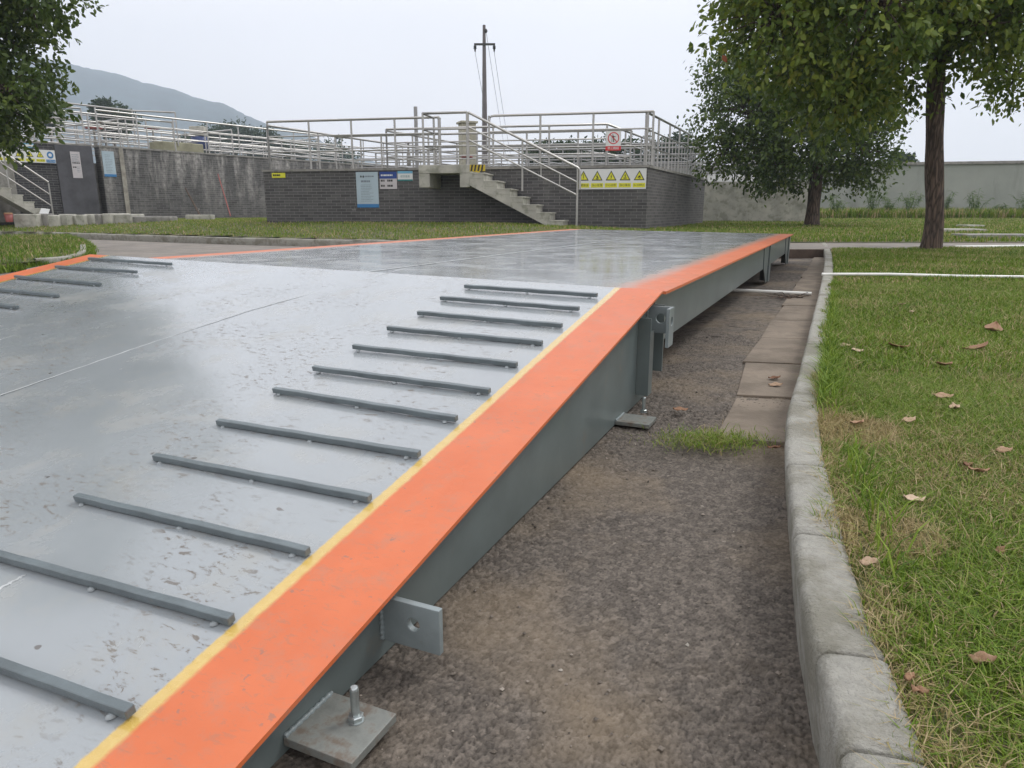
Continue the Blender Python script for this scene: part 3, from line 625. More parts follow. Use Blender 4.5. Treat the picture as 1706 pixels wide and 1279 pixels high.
# anti-slip bars (square rods on small weld dots)
def bar(x0, y0, x1, y1, parent, world=False):
    a = np.array([x0, y0]); c = np.array([x1, y1]); u = (c - a) / np.linalg.norm(c - a); q = np.array([-u[1], u[0]]) * 0.0068; n_ = 12; vs = []; 
    for i in range(n_ + 1):
        pt = a + (c - a) * i / n_; jz = 0.0006 * math.sin(i * 1.9 + x0 * 9 + y0 * 30)
        for (s1, z) in ((-1, 0.0035), (1, 0.0035), (1, 0.0165), (-1, 0.0165)): vs.append(rp_(pt[0] + q[0] * s1, pt[1] + q[1] * s1, z + jz))
    F = [(4 * i + k, 4 * i + (k + 1) % 4, 4 * i + 4 + (k + 1) % 4, 4 * i + 4 + k) for i in range(n_) for k in range(4)] + [(3, 2, 1, 0), (4 * n_, 4 * n_ + 1, 4 * n_ + 2, 4 * n_ + 3)]
    m_ = MB(); m_.add(vs, F); o = m_.build('anti_slip_bar', M['bar'], parent, bevel=0.0018)
    for f_ in (0.04, 0.5, 0.95):
        wd_ = MB()
        pt = a + (c - a) * f_ - q * 1.15; ctr = np.array(rp_(pt[0], pt[1], 0.002)); R_ = 0.0062
        ring = []; fs = []
        for k in range(3):
            for j in range(8):
                an = 2 * PI * j / 8; rr_ = R_ * math.cos(k * 0.5) * (1 + 0.12 * math.sin(j * 2.3 + f_ * 9)); ring.append((ctr[0] + rr_ * math.cos(an), ctr[1] + rr_ * math.sin(an), ctr[2] - 0.001 + R_ * 0.8 * math.sin(k * 0.5)))
        fs = [(k * 8 + j, k * 8 + (j + 1) % 8, k * 8 + 8 + (j + 1) % 8, k * 8 + 8 + j) for k in range(2) for j in range(8)] + [tuple(16 + j for j in range(8))]
        wd_.add(ring, fs, smooth=True)
        wo_ = wd_.build('weld_spot', M['weld'], parent); wm = wo_.data; bpy.data.objects.remove(wo_)
        w2 = bpy.data.objects.new('weld_spot', wm); COL.objects.link(w2); w2.parent = o
    return o
rb = [(0.714, -0.100, 0.192, -0.131), (0.724, -0.261, 0.199, -0.293), (0.708, -0.438, 0.191, -0.466), (0.715, -0.604, 0.190, -0.623), (0.716, -0.778, 0.190, -0.794), (0.717, -0.953, 0.181, -0.970), (0.717, -1.105, 0.183, -1.128), (0.711, -1.294, 0.176, -1.293), (0.709, -1.466, 0.174, -1.462), (0.717, -1.633, 0.175, -1.627), (0.712, -1.806, 0.173, -1.789), (0.712, -1.972, 0.167, -1.953)]
for x0, y0, x1, y1 in rb: bar(-x0, y0 / ca, -x1, y1 / ca, root2)
for k in range(12):
    yo = 0.05 - 0.19 * k; j = random.uniform(-0.01, 0.01)
    if k < 4: x0, y0, x1, y1 = ((3.082, 0.069, 2.384, 0.032), (3.06, -0.111, 2.424, -0.13), (3.06, -0.312, 2.383, -0.346), (3.05, -0.50, 2.389, -0.534))[k]
    else: x0, y0, x1, y1 = 3.05, -0.5 - 0.17 * (k - 3) + j, 2.39, -0.53 - 0.17 * (k - 3)
    bar(-min(x0, 3.03), y0 / ca, -x1, y1 / ca, root2)
# longitudinal seams on the ramp
def rloc(x, y):
    N_ = np.array(rp_(1, 0, 0)) - np.array(rp_(0, 0, 0)); T_ = np.array(rp_(0, 1, 0)) - np.array(rp_(0, 0, 0)); nn_ = np.cross(N_, T_)
    P_ = onplane(x, y, rp_(0, 0, 0), nn_); q = P_ - np.array(rp_(0, 0, 0)); return float(q @ N_), float(q @ T_)
for (pa, pb) in (((-40, 673), (232, 578)), ((232, 578), (420, 516)), ((420, 516), (676, 447)), ((-30, 575), (205, 507)), ((-40, 1002), (42, 958)), ((60, 484), (205, 459))):
    a = rloc(*pa); b_ = rloc(*pb); m_ = MB(); n_ = 14
    bead(m_, [rp_(a[0] + (b_[0] - a[0]) * i / n_ + 0.002 * math.sin(i * 2.3), a[1] + (b_[1] - a[1]) * i / n_, 0.0004) for i in range(n_ + 1)], 0.003)
    m_.build('weld_seam', M['seam'], root2)
# lifting lugs with a real hole
def lug(y0, x0, x1, z0, z1, hx, hz, hr, t_, parent, along=False):
    n_ = 24; ang = [2 * PI * k / n_ for k in range(n_)]; outer = []
    cx, cz = hx, hz
    for an in ang:
        dx, dz = math.cos(an), math.sin(an); k = 1e9
        if dx > 1e-6: k = min(k, (x1 - cx) / dx)
        if dx < -1e-6: k = min(k, (x0 - cx) / dx)
        if dz > 1e-6: k = min(k, (z1 - cz) / dz)
        if dz < -1e-6: k = min(k, (z0 - cz) / dz)
        outer.append((cx + dx * k, cz + dz * k))
    for ci, (qx, qz) in enumerate(((x1, z1), (x0, z1), (x0, z0), (x1, z0))):
        an = math.atan2(qz - cz, qx - cx) % (2 * PI); k = int(round(an / (2 * PI) * n_)) % n_; outer[k] = (qx, qz)
    inner = [(cx + hr * math.cos(a), cz + hr * math.sin(a)) for a in ang]
    P = (lambda a, o, z: dk(a, y0 + o, z)) if not along else (lambda a, o, z: dk(y0 + o, a, z))
    vs = [P(a, 0, z) for a, z in outer] + [P(a, 0, z) for a, z in inner] + [P(a, t_, z) for a, z in outer] + [P(a, t_, z) for a, z in inner]
    F = []
    for k in range(n_):
        j = (k + 1) % n_; F += [(k, j, n_ + j, n_ + k), (3 * n_ + k, 3 * n_ + j, 2 * n_ + j, 2 * n_ + k), (k, 2 * n_ + k, 2 * n_ + j, j), (n_ + j, 3 * n_ + j, 3 * n_ + k, n_ + k)]
    m_ = MB(); m_.add(vs, F); return m_.build('lifting_lug', M['lug'], parent, bevel=0.0012)
lug(-1.645, -0.03, 0.070, -0.006, 0.066, 0.026, 0.033, 0.0105, 0.011, root2)
lug(-0.09, -0.03, 0.047, 0.222, 0.312, 0.016, 0.272, 0.016, 0.010, root2)
lug(0.0475, -0.150, -0.080, 0.185, 0.312, -0.112, 0.268, 0.015, 0.0105, root2, along=True)
def footplate(x, y, bx, by, hb=0.062, zo=0.0):
    G = zo; dkz = lambda p: dk(p[0], p[1], p[2] + G)
    b = MB(); b.box(x, x + 0.104, y, y + 0.095, 0.004, 0.016, dkz)
    o = b.build('foot_plate', M['plate'], root2, bevel=0.0012)
    c = np.array(dk(bx, by, 0)); zs = np.arange(0.016, hb, 0.0011)
    m_ = MB(); m_.tube([(c[0], c[1], z + G) for z in zs], [0.0058 if i % 2 else 0.0051 for i in range(len(zs))], 14)
    m_.tube([(c[0], c[1], z + G) for z in (hb - 0.001, hb + 0.002, hb + 0.003)], [0.0056, 0.0054, 0.0042], 14)
    B_ = m_.build('anchor_bolt', M['zinc'], root2)
    m_ = MB(); m_.tube([(c[0], c[1], z + G) for z in (0.0165, 0.0170, 0.0235, 0.0245)], [0.0092, 0.0104, 0.0104, 0.009], 6)
    for i in range(len(m_.sm)): m_.sm[i] = False
    nu = m_.build('nut', M['zinc'], root2)
    m_ = MB(); m_.tube([(c[0], c[1], z + G) for z in (0.0162, 0.0175)], 0.0112, 20); m_.build('washer', M['zinc'], root2)
footplate(-0.0305, -1.858, 0.033, -1.795, zo=-0.031)
footplate(-0.0305, -0.43, 0.024, -0.30, zo=-0.012)
# loose bar lying on the road beyond the far edge of the ramp
def wbead(a, b_, r_t=.0035, parent=root2):
    m_ = MB(); a, b_ = np.array(a), np.array(b_); k_ = 26; m_.tube([a + (b_ - a) * i / k_ + [0, 0, .0004 * math.sin(i * 2.2)] for i in range(k_ + 1)], [r_t * (1 + .28 * math.sin(i * 1.9)) for i in range(k_ + 1)], 8); m_.build('weld_bead', M['lug'], parent)
wbead(dk(-.029, -1.857, -.0145), dk(-.029, -1.765, -.0145)); wbead(dk(-.029, -.428, .005), dk(-.029, -.337, .005)); wbead(dk(-.029, -1.646, -.004), dk(-.029, -1.646, .063)); wbead(dk(-.029, -.092, .225), dk(-.029, -.092, .31))
a, b_ = atz(45, 453, 0.02), atz(82, 445, 0.02); m_ = MB(); m_.tube([a, b_], 0.03, 4); o = m_.build('steel_bar', M['bar'], bevel=0.003)
tag(o, 'loose dark grey steel bar lying on the road beside the grass island', 'steel bar')

# ------------------------------------------------------------------ railings
def post_mesh(r, h, mat):
    m_ = MB(); m_.tube([(0, 0, 0), (0, 0, h)], r, 8); me = bpy.data.meshes.new('post')
    me.from_pydata(m_.v, [], m_.f); me.polygons.foreach_set('use_smooth', m_.sm); me.materials.append(mat); return me
def railing(label, pts, h=1.05, spacing=1.15, levels=(1.0, 0.69, 0.37), group='steel railings around the tanks', r=0.024, mat=None, ends=True, drop_ends=False, balusters=False):
    mat = mat or M['steel']; pts = [np.array(p, float) for p in pts]
    rt = thing('railing', label, 'railing', pts[0], 0, group); pm = post_mesh(r, h, mat)
    for lv in levels:
        m_ = MB(); path = [p + [0, 0, h * lv] for p in pts]
        if lv == 1.0 and drop_ends:
            a = pts[0] + [0, 0, h]; u = (pts[1] - pts[0]); u /= np.linalg.norm(u)
            path = [pts[0] + [0, 0, h - 0.12], pts[0] + [0, 0, h - 0.05] + u * 0.015, pts[0] + [0, 0, h - 0.012] + u * 0.05, pts[0] + [0, 0, h] + u * 0.12] + [p + [0, 0, h] for p in pts[1:]]
        m_.tube(path, r * 1.15 if lv == 1.0 else r * 0.72, 8); m_.build('rail', mat, rt)
    acc = []
    for i in range(len(pts) - 1):
        Lg = np.linalg.norm(pts[i + 1] - pts[i]); n_ = max(1, int(round(Lg / spacing)))
        for k in range(n_ + (i == len(pts) - 2)):
            acc.append(pts[i] + (pts[i + 1] - pts[i]) * k / n_)
    for p_ in acc:
        o = bpy.data.objects.new('post', pm); COL.objects.link(o); o.parent = rt; o.location = tuple(p_ - pts[0])
    if balusters:
        bm_ = post_mesh(r * 0.6, h * levels[1], mat)
        for a, b_ in zip(acc[:-1], acc[1:]):
            for q in (0.33, 0.66):
                o = bpy.data.objects.new('baluster', bm_); COL.objects.link(o); o.parent = rt; o.location = tuple(a + (b_ - a) * q - pts[0])
    return rt

# ------------------------------------------------------------------ front tank
ZT = 1.56
C1, C2, C3 = atz(438, 283, ZT), atz(1080, 275, ZT), atz(1175, 298, ZT)
ux = (C2 - C1)[:2]; FL_ = np.linalg.norm(ux); ux /= FL_; uo = np.array([ux[1], -ux[0]])     # along, outward (to the camera)
FF = frame(C1, ux, uo); vx = (C3 - C2)[:2]; SLn = np.linalg.norm(vx); vx /= SLn; vo_ = np.array([vx[1], -vx[0]]); FS = frame(C2, vx, vo_)
tank = thing('brick_tank', 'low dark grey tile brick tank with the concrete stairs in front', 'water tank', C1 * [1, 1, 0] + [0, 0, 0.2])
MB().box(0, FL_, -0.28, 0, 0.0, ZT - 0.05, FF).build('wall', M['brick_front'], tank)
MB().box(-0.02, FL_ + 0.02, -0.32, 0.025, ZT - 0.05, ZT, FF).build('coping', M['concrete_dark'], tank)
MB().box(0.003, SLn, -0.28, 0.002, 0.0, ZT - 0.05, FS).build('wall', M['brick_side'], tank)
MB().box(0.033, SLn + .05, -0.32, 0.025, ZT - 0.052, ZT - 0.002, FS).build('coping', M['concrete_dark'], tank)
BK = np.array([C1[0] + vx[0] * SLn, C1[1] + vx[1] * SLn])
fb = frame(BK, ux, uo); MB().box(0.3, FL_ - 0.3, -0.28, 0, 0, ZT - 0.004, fb).build('wall', M['brick_far'], tank)
fl_ = frame(C1, vx, vo_); MB().box(0.3, SLn, 0.0, 0.28, 0, ZT - 0.006, fl_).build('wall', M['brick_side'], tank)
# walkway slab between the basins and dark water
MB().box(0.3, FL_ - 0.3, -2.6, -1.9, ZT - 0.25, ZT - 0.008, FF).build('walkway', M['concrete'], tank)
wat = simple('tank_water', (0.03, 0.035, 0.03), 0.06, 0.1, 2); 
struct(MB().box(0.3, FL_ - 0.3, -SLn + 0.3, -0.3, 0.3, 1.1, FF).build('water', wat))
rz0 = ZT
P_ = lambda s, o, z=rz0: np.array(FF((s, o, z)))
def s_at(px, o=-0.1):
    p = onplane(px, 260, P_(0, o), np.array([uo[0], uo[1], 0])); return float((p - P_(0, o))[:2] @ ux)
railing('long front railing from the tank corner to the stair landing', [P_(s_at(449), -0.1), P_(s_at(733), -0.1)], 1.08, 1.14)
railing('front railing right of the stairs carrying the red prohibition sign', [P_(s_at(815), -0.1), P_(s_at(1077), -0.1), P_(s_at(1086), -0.1)], 1.08, 1.17, drop_ends=True)
Ps = lambda s, o=-0.12: np.array(FS((s, o, rz0)))
railing('railing receding along the right side wall of the brick tank', [Ps(0.15), Ps(SLn)], 1.08, 1.2, balusters=True)
railing('railing receding from the left front corner of the brick tank', [P_(s_at(449), -0.1), P_(s_at(449), -0.1) + np.array([vx[0], vx[1], 0]) * SLn], 1.0, 1.7)
railing('walkway railing behind the stair landing, higher row', [P_(s_at(645, -1.9), -1.9), P_(s_at(1010, -1.9), -1.9), P_(s_at(1010, -1.9), -1.9) + np.array([vx[0], vx[1], 0]) * 5], 1.05, 1.5)
railing('walkway railing behind the stair landing, receding to the back', [P_(s_at(645, -1.9), -1.9), P_(s_at(645, -1.9), -1.9) + np.array([vx[0], vx[1], 0]) * 5], 1.02, 1.3)
railing('railing on the far edge of the walkway', [P_(s_at(560, -2.6), -2.6), P_(s_at(1050, -2.6), -2.6)], 0.98, 1.4)
railing('railing along the back wall of the brick tank', [np.array(fb((0.4, -0.1, rz0))), np.array(fb((FL_ - 0.2, -0.1, rz0)))], 1.05, 1.5, mat=M['steel_dull'])
for i, (dy, s0, s1, lab) in enumerate(((9.5, -1, 12, 'first'), (12.5, -3, 13, 'second'), (17, -5, 14, 'third'))):
    railing('%s distant railing row seen behind the brick tank' % lab, [P_(s0, -dy), P_(s1, -dy)], 1.1, 1.8, mat=M['steel_dull'], r=0.03)
for i, (s0, lab) in enumerate(((3.0, 'left'), (6.5, 'middle'), (10.2, 'right'))):
    a = P_(s0, -9.5); railing('%s cross railing over the far basins' % lab, [a, a + np.array([vx[0], vx[1], 0]) * 8], 1.1, 1.6, mat=M['steel_dull'])
# the far basins: pale concrete channels
tk = thing('concrete_basin', 'pale concrete basin walls far behind the brick tank railings', 'water tank', P_(0, -9, 0))
for dy, z, nm in ((9.7, ZT + 0.0, 'wall'), (12.7, ZT + 0.02, 'wall'), (17.2, ZT + 0.05, 'wall')):
    MB().box(-4, 14, -dy - 0.3, -dy + 0.3, 0.2, z - 0.01, FF).build(nm, M['concrete'], tk)
MB().box(5.2, 13.2, -13.9, -13.2, ZT + 0.05, ZT + 0.42, FF).build('channel', M['white'], tk)

# ------------------------------------------------------------------ stairs
def stairs(name, label, fr, s_top, n, run, rise, o0, o1, ztop, mat, land=None, gz0=0.25):
    rt = thing(name, label, 'stairs', fr((s_top, o1, gz0)))
    m_ = MB(); th = 0.16
    pts = []; z = ztop
    top = []
    for i in range(n):
        top += [(s_top + run * i, z - rise * (i + 1)), (s_top + run * (i + 1), z - rise * (i + 1))]
    low = [(s_top + run * n, z - rise * n - 0.13), (s_top + run * n - 0.12, z - rise * n - 0.13), (s_top, z - rise - 0.30)]
    # each step is its own part with a nosing, the sloping slab is another
    for i in range(n):
        s0 = s_top + run * i; zz = z - rise * (i + 1)
        b = MB(); b.box(s0 + 0.001, s0 + run - 0.001, o0 + 0.002, o1 - 0.002, zz - rise + 0.04 if i < n - 1 else zz - rise - 0.05, zz - 0.03, fr)
        b.box(s0 - 0.0, s0 + run + 0.025, o0, o1 + 0.004, zz - 0.03, zz, fr); b.build('step', mat, rt, bevel=0.006)
    sl = MB(); s1 = s_top + run * n; zb = z - rise * (n + 1)
    sl.poly_prism([(s_top - 0.02, z - 0.02), (s_top, z - 0.03), (s_top, z - rise - 0.0)] + sum([[(s_top + run * i + run, z - rise * (i + 1) - 0.035), (s_top + run * i + run, z - rise * (i + 2) + 0.0)] for i in range(n - 1)], []) + [(s1, zb + rise - 0.04), (s1, zb - 0.05), (s1 - 0.15, zb - 0.05), (s_top - 0.02, z - rise - 0.26)], (o0 + 0.01, o1 - 0.006), fr)
    sl.build('stair_slab', mat, rt)
    return rt
sL = s_at(697, 0.85); sS = s_at(784, 0.85); 
st = stairs('concrete_staircase', 'weathered pale concrete staircase with seven steps up the front brick tank', FF, sS, 7, 0.283, 0.163, 0.05, 0.87, ZT, M['concrete'], gz0=0.25)
l_ = MB(); l_.box(sL, sS - 0.02, 0.026, 0.87, ZT - 0.17, ZT, FF); l_.build('landing', M['concrete'], st, bevel=0.008)
l_ = MB(); l_.box(sL + 0.002, sL + 0.24, 0.026, 0.864, ZT - 0.46, ZT - 0.171, FF); l_.build('bracket', M['concrete'], st, bevel=0.008)
l_ = MB(); l_.box(sS - 0.24, sS - 0.021, 0.026, 0.866, ZT - 0.46, ZT - 0.171, FF); l_.build('bracket', M['concrete'], st, bevel=0.008)
hz = MB(); hz.box(sS + 0.0, sS + 0.42, 0.70, 0.872, ZT - 0.165, ZT - 0.003, FF)
hz = MB(); hz.box(sS - 0.0, sS + 0.006, 0.1, 0.86, ZT - 0.13, ZT - 0.003, FF); hz.box(sS - 0.015, sS + 0.32, 0.871, 0.876, ZT - 0.135, ZT - 0.005, FF); hzp = hz.build('warning_stripe', M['hazard'], st)
hb = MB()
for k in range(4):
    s0 = sS + 0.0 + k * 0.075; hb.add([FF((s0, 0.879, ZT - 0.133)), FF((s0 + 0.035, 0.879, ZT - 0.133)), FF((s0 + 0.06, 0.879, ZT - 0.007)), FF((s0 + 0.025, 0.879, ZT - 0.007))], [(0, 1, 2, 3)])
hb.build('black_band', M['black'], hzp); 
for c_ in hzp.children: c_.data.transform(st.matrix_basis.inverted())
# stair railing (posts, three sloping rails) and landing railing
O1 = 0.80; s_t = sS - 0.06; s_b = s_at(963, O1); Hs = 1.05; zb = 1.273 - 0.02
rt = thing('stair_railing', 'steel handrail sloping down the front stairs of the brick tank', 'railing', P_(s_t, O1, ZT), 0, 'steel railings around the tanks')
dz = (aty(775, 190, 14.4)[2] - aty(963, 292, 14.2)[2])
sb_ = s_b - s_t
for lv, r_t in ((1.07, 0.026), (0.80, 0.017), (0.53, 0.017)):
    a = P_(s_t, O1, ZT + lv - 0.02 if lv > 1 else ZT + lv * 0.95); b_ = P_(s_b, O1, ZT + lv - 0.02 - dz if lv > 1 else ZT + lv * 0.95 - dz)
    m_ = MB(); path = [a, b_]
    if lv > 1: path += [b_ + np.array([ux[0] * 0.04, ux[1] * 0.04, -0.04]), b_ + np.array([ux[0] * 0.05, ux[1] * 0.05, -0.12]), b_ + np.array([ux[0] * 0.05, ux[1] * 0.05, -0.42])]
    m_.tube(path, r_t, 8); m_.build('rail', M['steel'], rt)
for q, zlo, zhi in ((0.0, ZT, ZT + 1.05), (0.5, 1.02, ZT + 1.05 - dz * 0.5), (1.0, 0.22, ZT + 1.04 - dz)):
    m_ = MB(); m_.tube([P_(s_t + sb_ * q, O1, zlo), P_(s_t + sb_ * q, O1, zhi)], 0.022, 8); m_.build('post', M['steel'], rt)
for q in (0.17, 0.33, 0.67, 0.84):
    m_ = MB(); m_.tube([P_(s_t + sb_ * q, O1, ZT + 0.53 * .95 - dz * q), P_(s_t + sb_ * q, O1, ZT + 0.76 - dz * q)], 0.012, 6); m_.build('baluster', M['steel'], rt)
a_ = s_at(706, O1)
railing('steel railing around the stair landing', [P_(a_, 0.05), P_(a_, O1), P_(s_t - 0.02, O1)], 1.05, 1.6)
railing('inner handrail post pair at the top of the stairs', [P_(s_at(735), -0.05), P_(s_at(735), 0.03)], 1.05, 0.2, levels=(1.0,))

# ------------------------------------------------------------------ signs
def text_obj(s, size, mat, parent, mtx, name='lettering'):
    c = bpy.data.curves.new('t', 'FONT'); c.body = s; c.size = size; c.align_x = 'CENTER'; c.align_y = 'CENTER'; c.resolution_u = 2
    o = bpy.data.objects.new('t', c); COL.objects.link(o); dg = bpy.context.evaluated_depsgraph_get()
    me = bpy.data.meshes.new_from_object(o.evaluated_get(dg)); bpy.data.objects.remove(o); me.transform(mtx); me.name = name
    me.materials.clear(); me.materials.append(mat); q = bpy.data.objects.new(name, me); COL.objects.link(q); q.parent = parent; return q
def smat(fr, s, o, z):           # maps text XY plane onto a wall facing outward
    a, b_, c = np.array(fr((s, o, z))), np.array(fr((s + 1, o, z))), np.array(fr((s, o, z + 1))); d_ = np.array(fr((s, o + 1, z)))
    m = Matrix(((b_[0] - a[0], 0, d_[0] - a[0], a[0]), (b_[1] - a[1], 0, d_[1] - a[1], a[1]), (0, 1, 0, a[2]), (0, 0, 0, 1))); return m
def wallbox(px0, py0, px1, py1, fr, nrm, o=0.0):
    A_ = np.array(fr((0, o, 0))); X_ = np.array(fr((1, o, 0))) - A_
    p0 = onplane(px0, py0, A_, nrm) - A_; p1 = onplane(px1, py1, A_, nrm) - A_
    return float(p0 @ X_), float(p1 @ X_), float(p0[2] + A_[2]), float(p1[2] + A_[2])
def panel(name, label, s0, s1, z1, z0, fr, o, mat, thick=0.012, group=None, cat='sign', bev=0):
    rt = thing(name, label, cat, fr(((s0 + s1) / 2, o, z0)), 0, group)
    MB().box(s0, s1, o + 0.003, o + 0.003 + thick, z0, z1, fr).build('panel', mat, rt, bevel=bev); return rt, o + 0.003 + thick
def quad(name, s0, s1, z0, z1, fr, o, mat, rt): return MB().box(s0, s1, o + 0.0005, o + 0.003, z0, z1, fr).build(name, mat, rt)
def tri(rt, s, z, w_, fr, o, ic, hgt=None):
    h_ = hgt or w_ * 0.88; 
    def tr(k, off): return [(s - w_ / 2 * k, z - h_ * 0.36 * k), (s + w_ / 2 * k, z - h_ * 0.36 * k), (s, z + h_ * 0.64 * k)]
    mb = MB(); mb.poly_prism(tr(1, 0)[::-1], (o + 0.0005, o + 0.002), fr); mb.build('warning_triangle', M['black'], rt); 
    mb = MB(); mb.poly_prism(tr(0.74, 0)[::-1], (o + 0.0025, o + 0.0035), fr); mb.build('triangle_field', M['yellow'], rt)
    mb = MB(); u = w_ * 0.05; F_ = o + 0.004
    def q(a, b_, c, d_): mb.box(s + a * u, s + b_ * u, F_, F_ + 0.001, z + c * u, z + d_ * u, fr)
    def ln(a, c, b_, d_, t_=0.6):
        vx_, vz_ = b_ - a, d_ - c; l_ = math.hypot(vx_, vz_); nx_, nz_ = -vz_ / l_ * t_, vx_ / l_ * t_
        mb.poly_prism([(s + (a + nx_) * u, z + (c + nz_) * u), (s + (a - nx_) * u, z + (c - nz_) * u), (s + (b_ - nx_) * u, z + (d_ - nz_) * u), (s + (b_ + nx_) * u, z + (d_ + nz_) * u)][::-1], (F_, F_ + 0.001), fr)
    if ic == 0: q(-0.5, 0.5, -2.0, 6); q(-0.5, 0.5, -3.9, -2.8)
    elif ic == 1: ln(-2.5, -3.5, 2.5, -3.5); ln(-0.5, 3, 1, 0); ln(1, 0, 2.2, -2.5); ln(-0.4, 2, -2, -0.2); ln(0.8, 0, -1, -2.6); q(-1.2, 0, 3.2, 4.4)
    elif ic == 2: ln(1, 4, -0.8, 0.8, 0.5); ln(-0.8, 0.8, 1.2, 0.8, 0.5); ln(1.2, 0.8, -0.6, -3.2, 0.5); 
    elif ic == 3: ln(-3, -3, 3, -3, 0.4); ln(-2.6, -1.6, 2.6, -1.6, 0.4); ln(0, 2.4, 0.6, -0.6, 0.6); ln(-1.6, 2.4, 1.6, 3, 0.4); q(-0.6, 0.6, 3.2, 4.4)
    else: ln(-2.5, -1.5, 2, 1.5, 0.9); ln(-1, 2, 2.5, -2, 0.6); q(-0.8, 1.4, -3.2, -2.2)
    mb.build('pictogram', M['black'], rt)
NF = np.array([uo[0], uo[1], 0])
s0, s1, z1, z0 = wallbox(961, 282, 1076, 315, FF, NF)
rt, o = panel('warning_sign', 'white board of five yellow warning triangles right of the front stairs', s0, s1, z1, z0, FF, 0.0, M['white'])
wS = (s1 - s0) / 5; hS = z1 - z0
for i, tx in enumerate(('注意安全', '当心坠落', '小心台阶', '当心落水', '当心机械伤人')):
    sc = s0 + wS * (i + 0.5); tri(rt, sc, z0 + hS * 0.60, wS * 0.78, FF, o, i)
    quad('caption_strip', sc - wS * 0.44, sc + wS * 0.44, z0 + hS * 0.08, z0 + hS * 0.30, FF, o, M['yellow'], rt)
    me = text_obj(tx, wS * (0.195 if len(tx) < 5 else 0.135), M['black'], rt, rt.matrix_basis.inverted() @ smat(FF, sc, o + 0.0045, z0 + hS * 0.19))
# red prohibition sign
s0, s1, z1, z0 = wallbox(1010, 219, 1034, 251, FF, NF, -0.07)
rt, o = panel('prohibition_sign', 'small white sign with red circle and red caption hung on the railing', s0, s1, z1, z0, FF, -0.07, M['white'])
hS = z1 - z0; wS = s1 - s0; quad('caption_strip', s0 - 0.005, s1 + 0.005, z0, z0 + hS * 0.23, FF, o, M['red'], rt)
text_obj('禁止翻越', wS * 0.19, M['white'], rt, rt.matrix_basis.inverted() @ smat(FF, (s0 + s1) / 2, o + 0.0045, z0 + hS * 0.115))
cx, cz, R0 = (s0 + s1) / 2, z0 + hS * 0.64, wS * 0.38; mb = MB(); n_ = 32
for k in range(n_):
    a, b_ = 2 * PI * k / n_, 2 * PI * (k + 1) / n_
    mb.poly_prism([(cx + R0 * math.cos(a), cz + R0 * math.sin(a)), (cx + R0 * math.cos(b_), cz + R0 * math.sin(b_)), (cx + R0 * .84 * math.cos(b_), cz + R0 * .84 * math.sin(b_)), (cx + R0 * .84 * math.cos(a), cz + R0 * .84 * math.sin(a))], (o + 0.0005, o + 0.002), FF)
mb.build('red_ring', M['red'], rt)
def strokes(rt, name, mat, cx, cz, u, segs, o, fr):
    mb = MB()
    for a, c, b_, d_, t_ in segs:
        l_ = math.hypot(b_ - a, d_ - c); nx_, nz_ = -(d_ - c) / l_ * t_, (b_ - a) / l_ * t_
        mb.poly_prism([(cx + (a + nx_) * u, cz + (c + nz_) * u), (cx + (a - nx_) * u, cz + (c - nz_) * u), (cx + (b_ - nx_) * u, cz + (d_ - nz_) * u), (cx + (b_ + nx_) * u, cz + (d_ + nz_) * u)][::-1], (o, o + 0.001), fr)
    return mb.build(name, mat, rt)
strokes(rt, 'pictogram', M['black'], cx, cz, R0 * 0.1, [(-1.2, 4.5, -1.2, 6, .8), (-1, 4, 0, 0, 1.1), (-0.5, 2.6, 3.6, 2.2, .6), (0, 0, 4.5, -4.5, .8), (0, 0, 0.5, -6.5, .8), (-2.6, 3, -2.6, -7, .35)], o + 0.0025, FF)
strokes(rt, 'red_slash', M['red'], cx, cz, R0 * 0.1, [(-6, 6, 6, -6, .7)], o + 0.0037, FF)
def lines(rt, s0, s1, z0, z1, rows, fr, o, mat, rnd=None, th=0.35):
    mb = MB(); r = random.Random(rows + int(s0 * 10)); h = (z1 - z0) / rows
    for i in range(rows):
        a = s0; zc = z1 - h * (i + 0.5)
        e_ = s0 + (s1 - s0) * r.uniform(0.55, 1.0)
        while a < e_:
            b_ = min(e_, a + r.uniform(0.02, 0.07)); mb.box(a, b_, o + 0.0005, o + 0.0015, zc - h * th / 2, zc + h * th / 2, fr); a = b_ + 0.008
    mb.build('printed_line', mat, rt)
s0, s1, z1, z0 = wallbox(593, 287, 632, 346, FF, NF)
rt, o = panel('notice_board', 'tall pale blue notice board with printed rows and blue foot on the front tank', s0, s1, z1, z0, FF, 0.0, M['blueboard']); w_, h_ = s1 - s0, z1 - z0
quad('blue_foot', s0, s1, z0, z0 + h_ * 0.10, FF, o, M['midblue'], rt); lines(rt, s0 + w_ * .22, s1 - w_ * .2, z1 - h_ * .30, z1 - h_ * .22, 1, FF, o, M['grey_text'], th=.7)
lines(rt, s0 + w_ * .4, s1 - w_ * .12, z1 - h_ * .155, z1 - h_ * .09, 1, FF, o, M['grey_text'], th=.6); quad('emblem', s0 + w_ * .2, s0 + w_ * .26, z1 - h_ * .15, z1 - h_ * .10, FF, o, M['black'], rt); quad('emblem', s0 + w_ * .31, s0 + w_ * .37, z1 - h_ * .155, z1 - h_ * .10, FF, o, M['black'], rt)
lines(rt, s0 + w_ * .2, s1 - w_ * .2, z0 + h_ * .16, z1 - h_ * .34, 11, FF, o, M['grey_text'], th=.25)
s0, s1, z1, z0 = wallbox(632.5, 286.5, 662, 315, FF, NF)
rt, o = panel('notice_board', 'grey board with dark blue header and two text rows beside the tall notice', s0, s1, z1, z0, FF, 0.0, M['paper']); w_, h_ = s1 - s0, z1 - z0
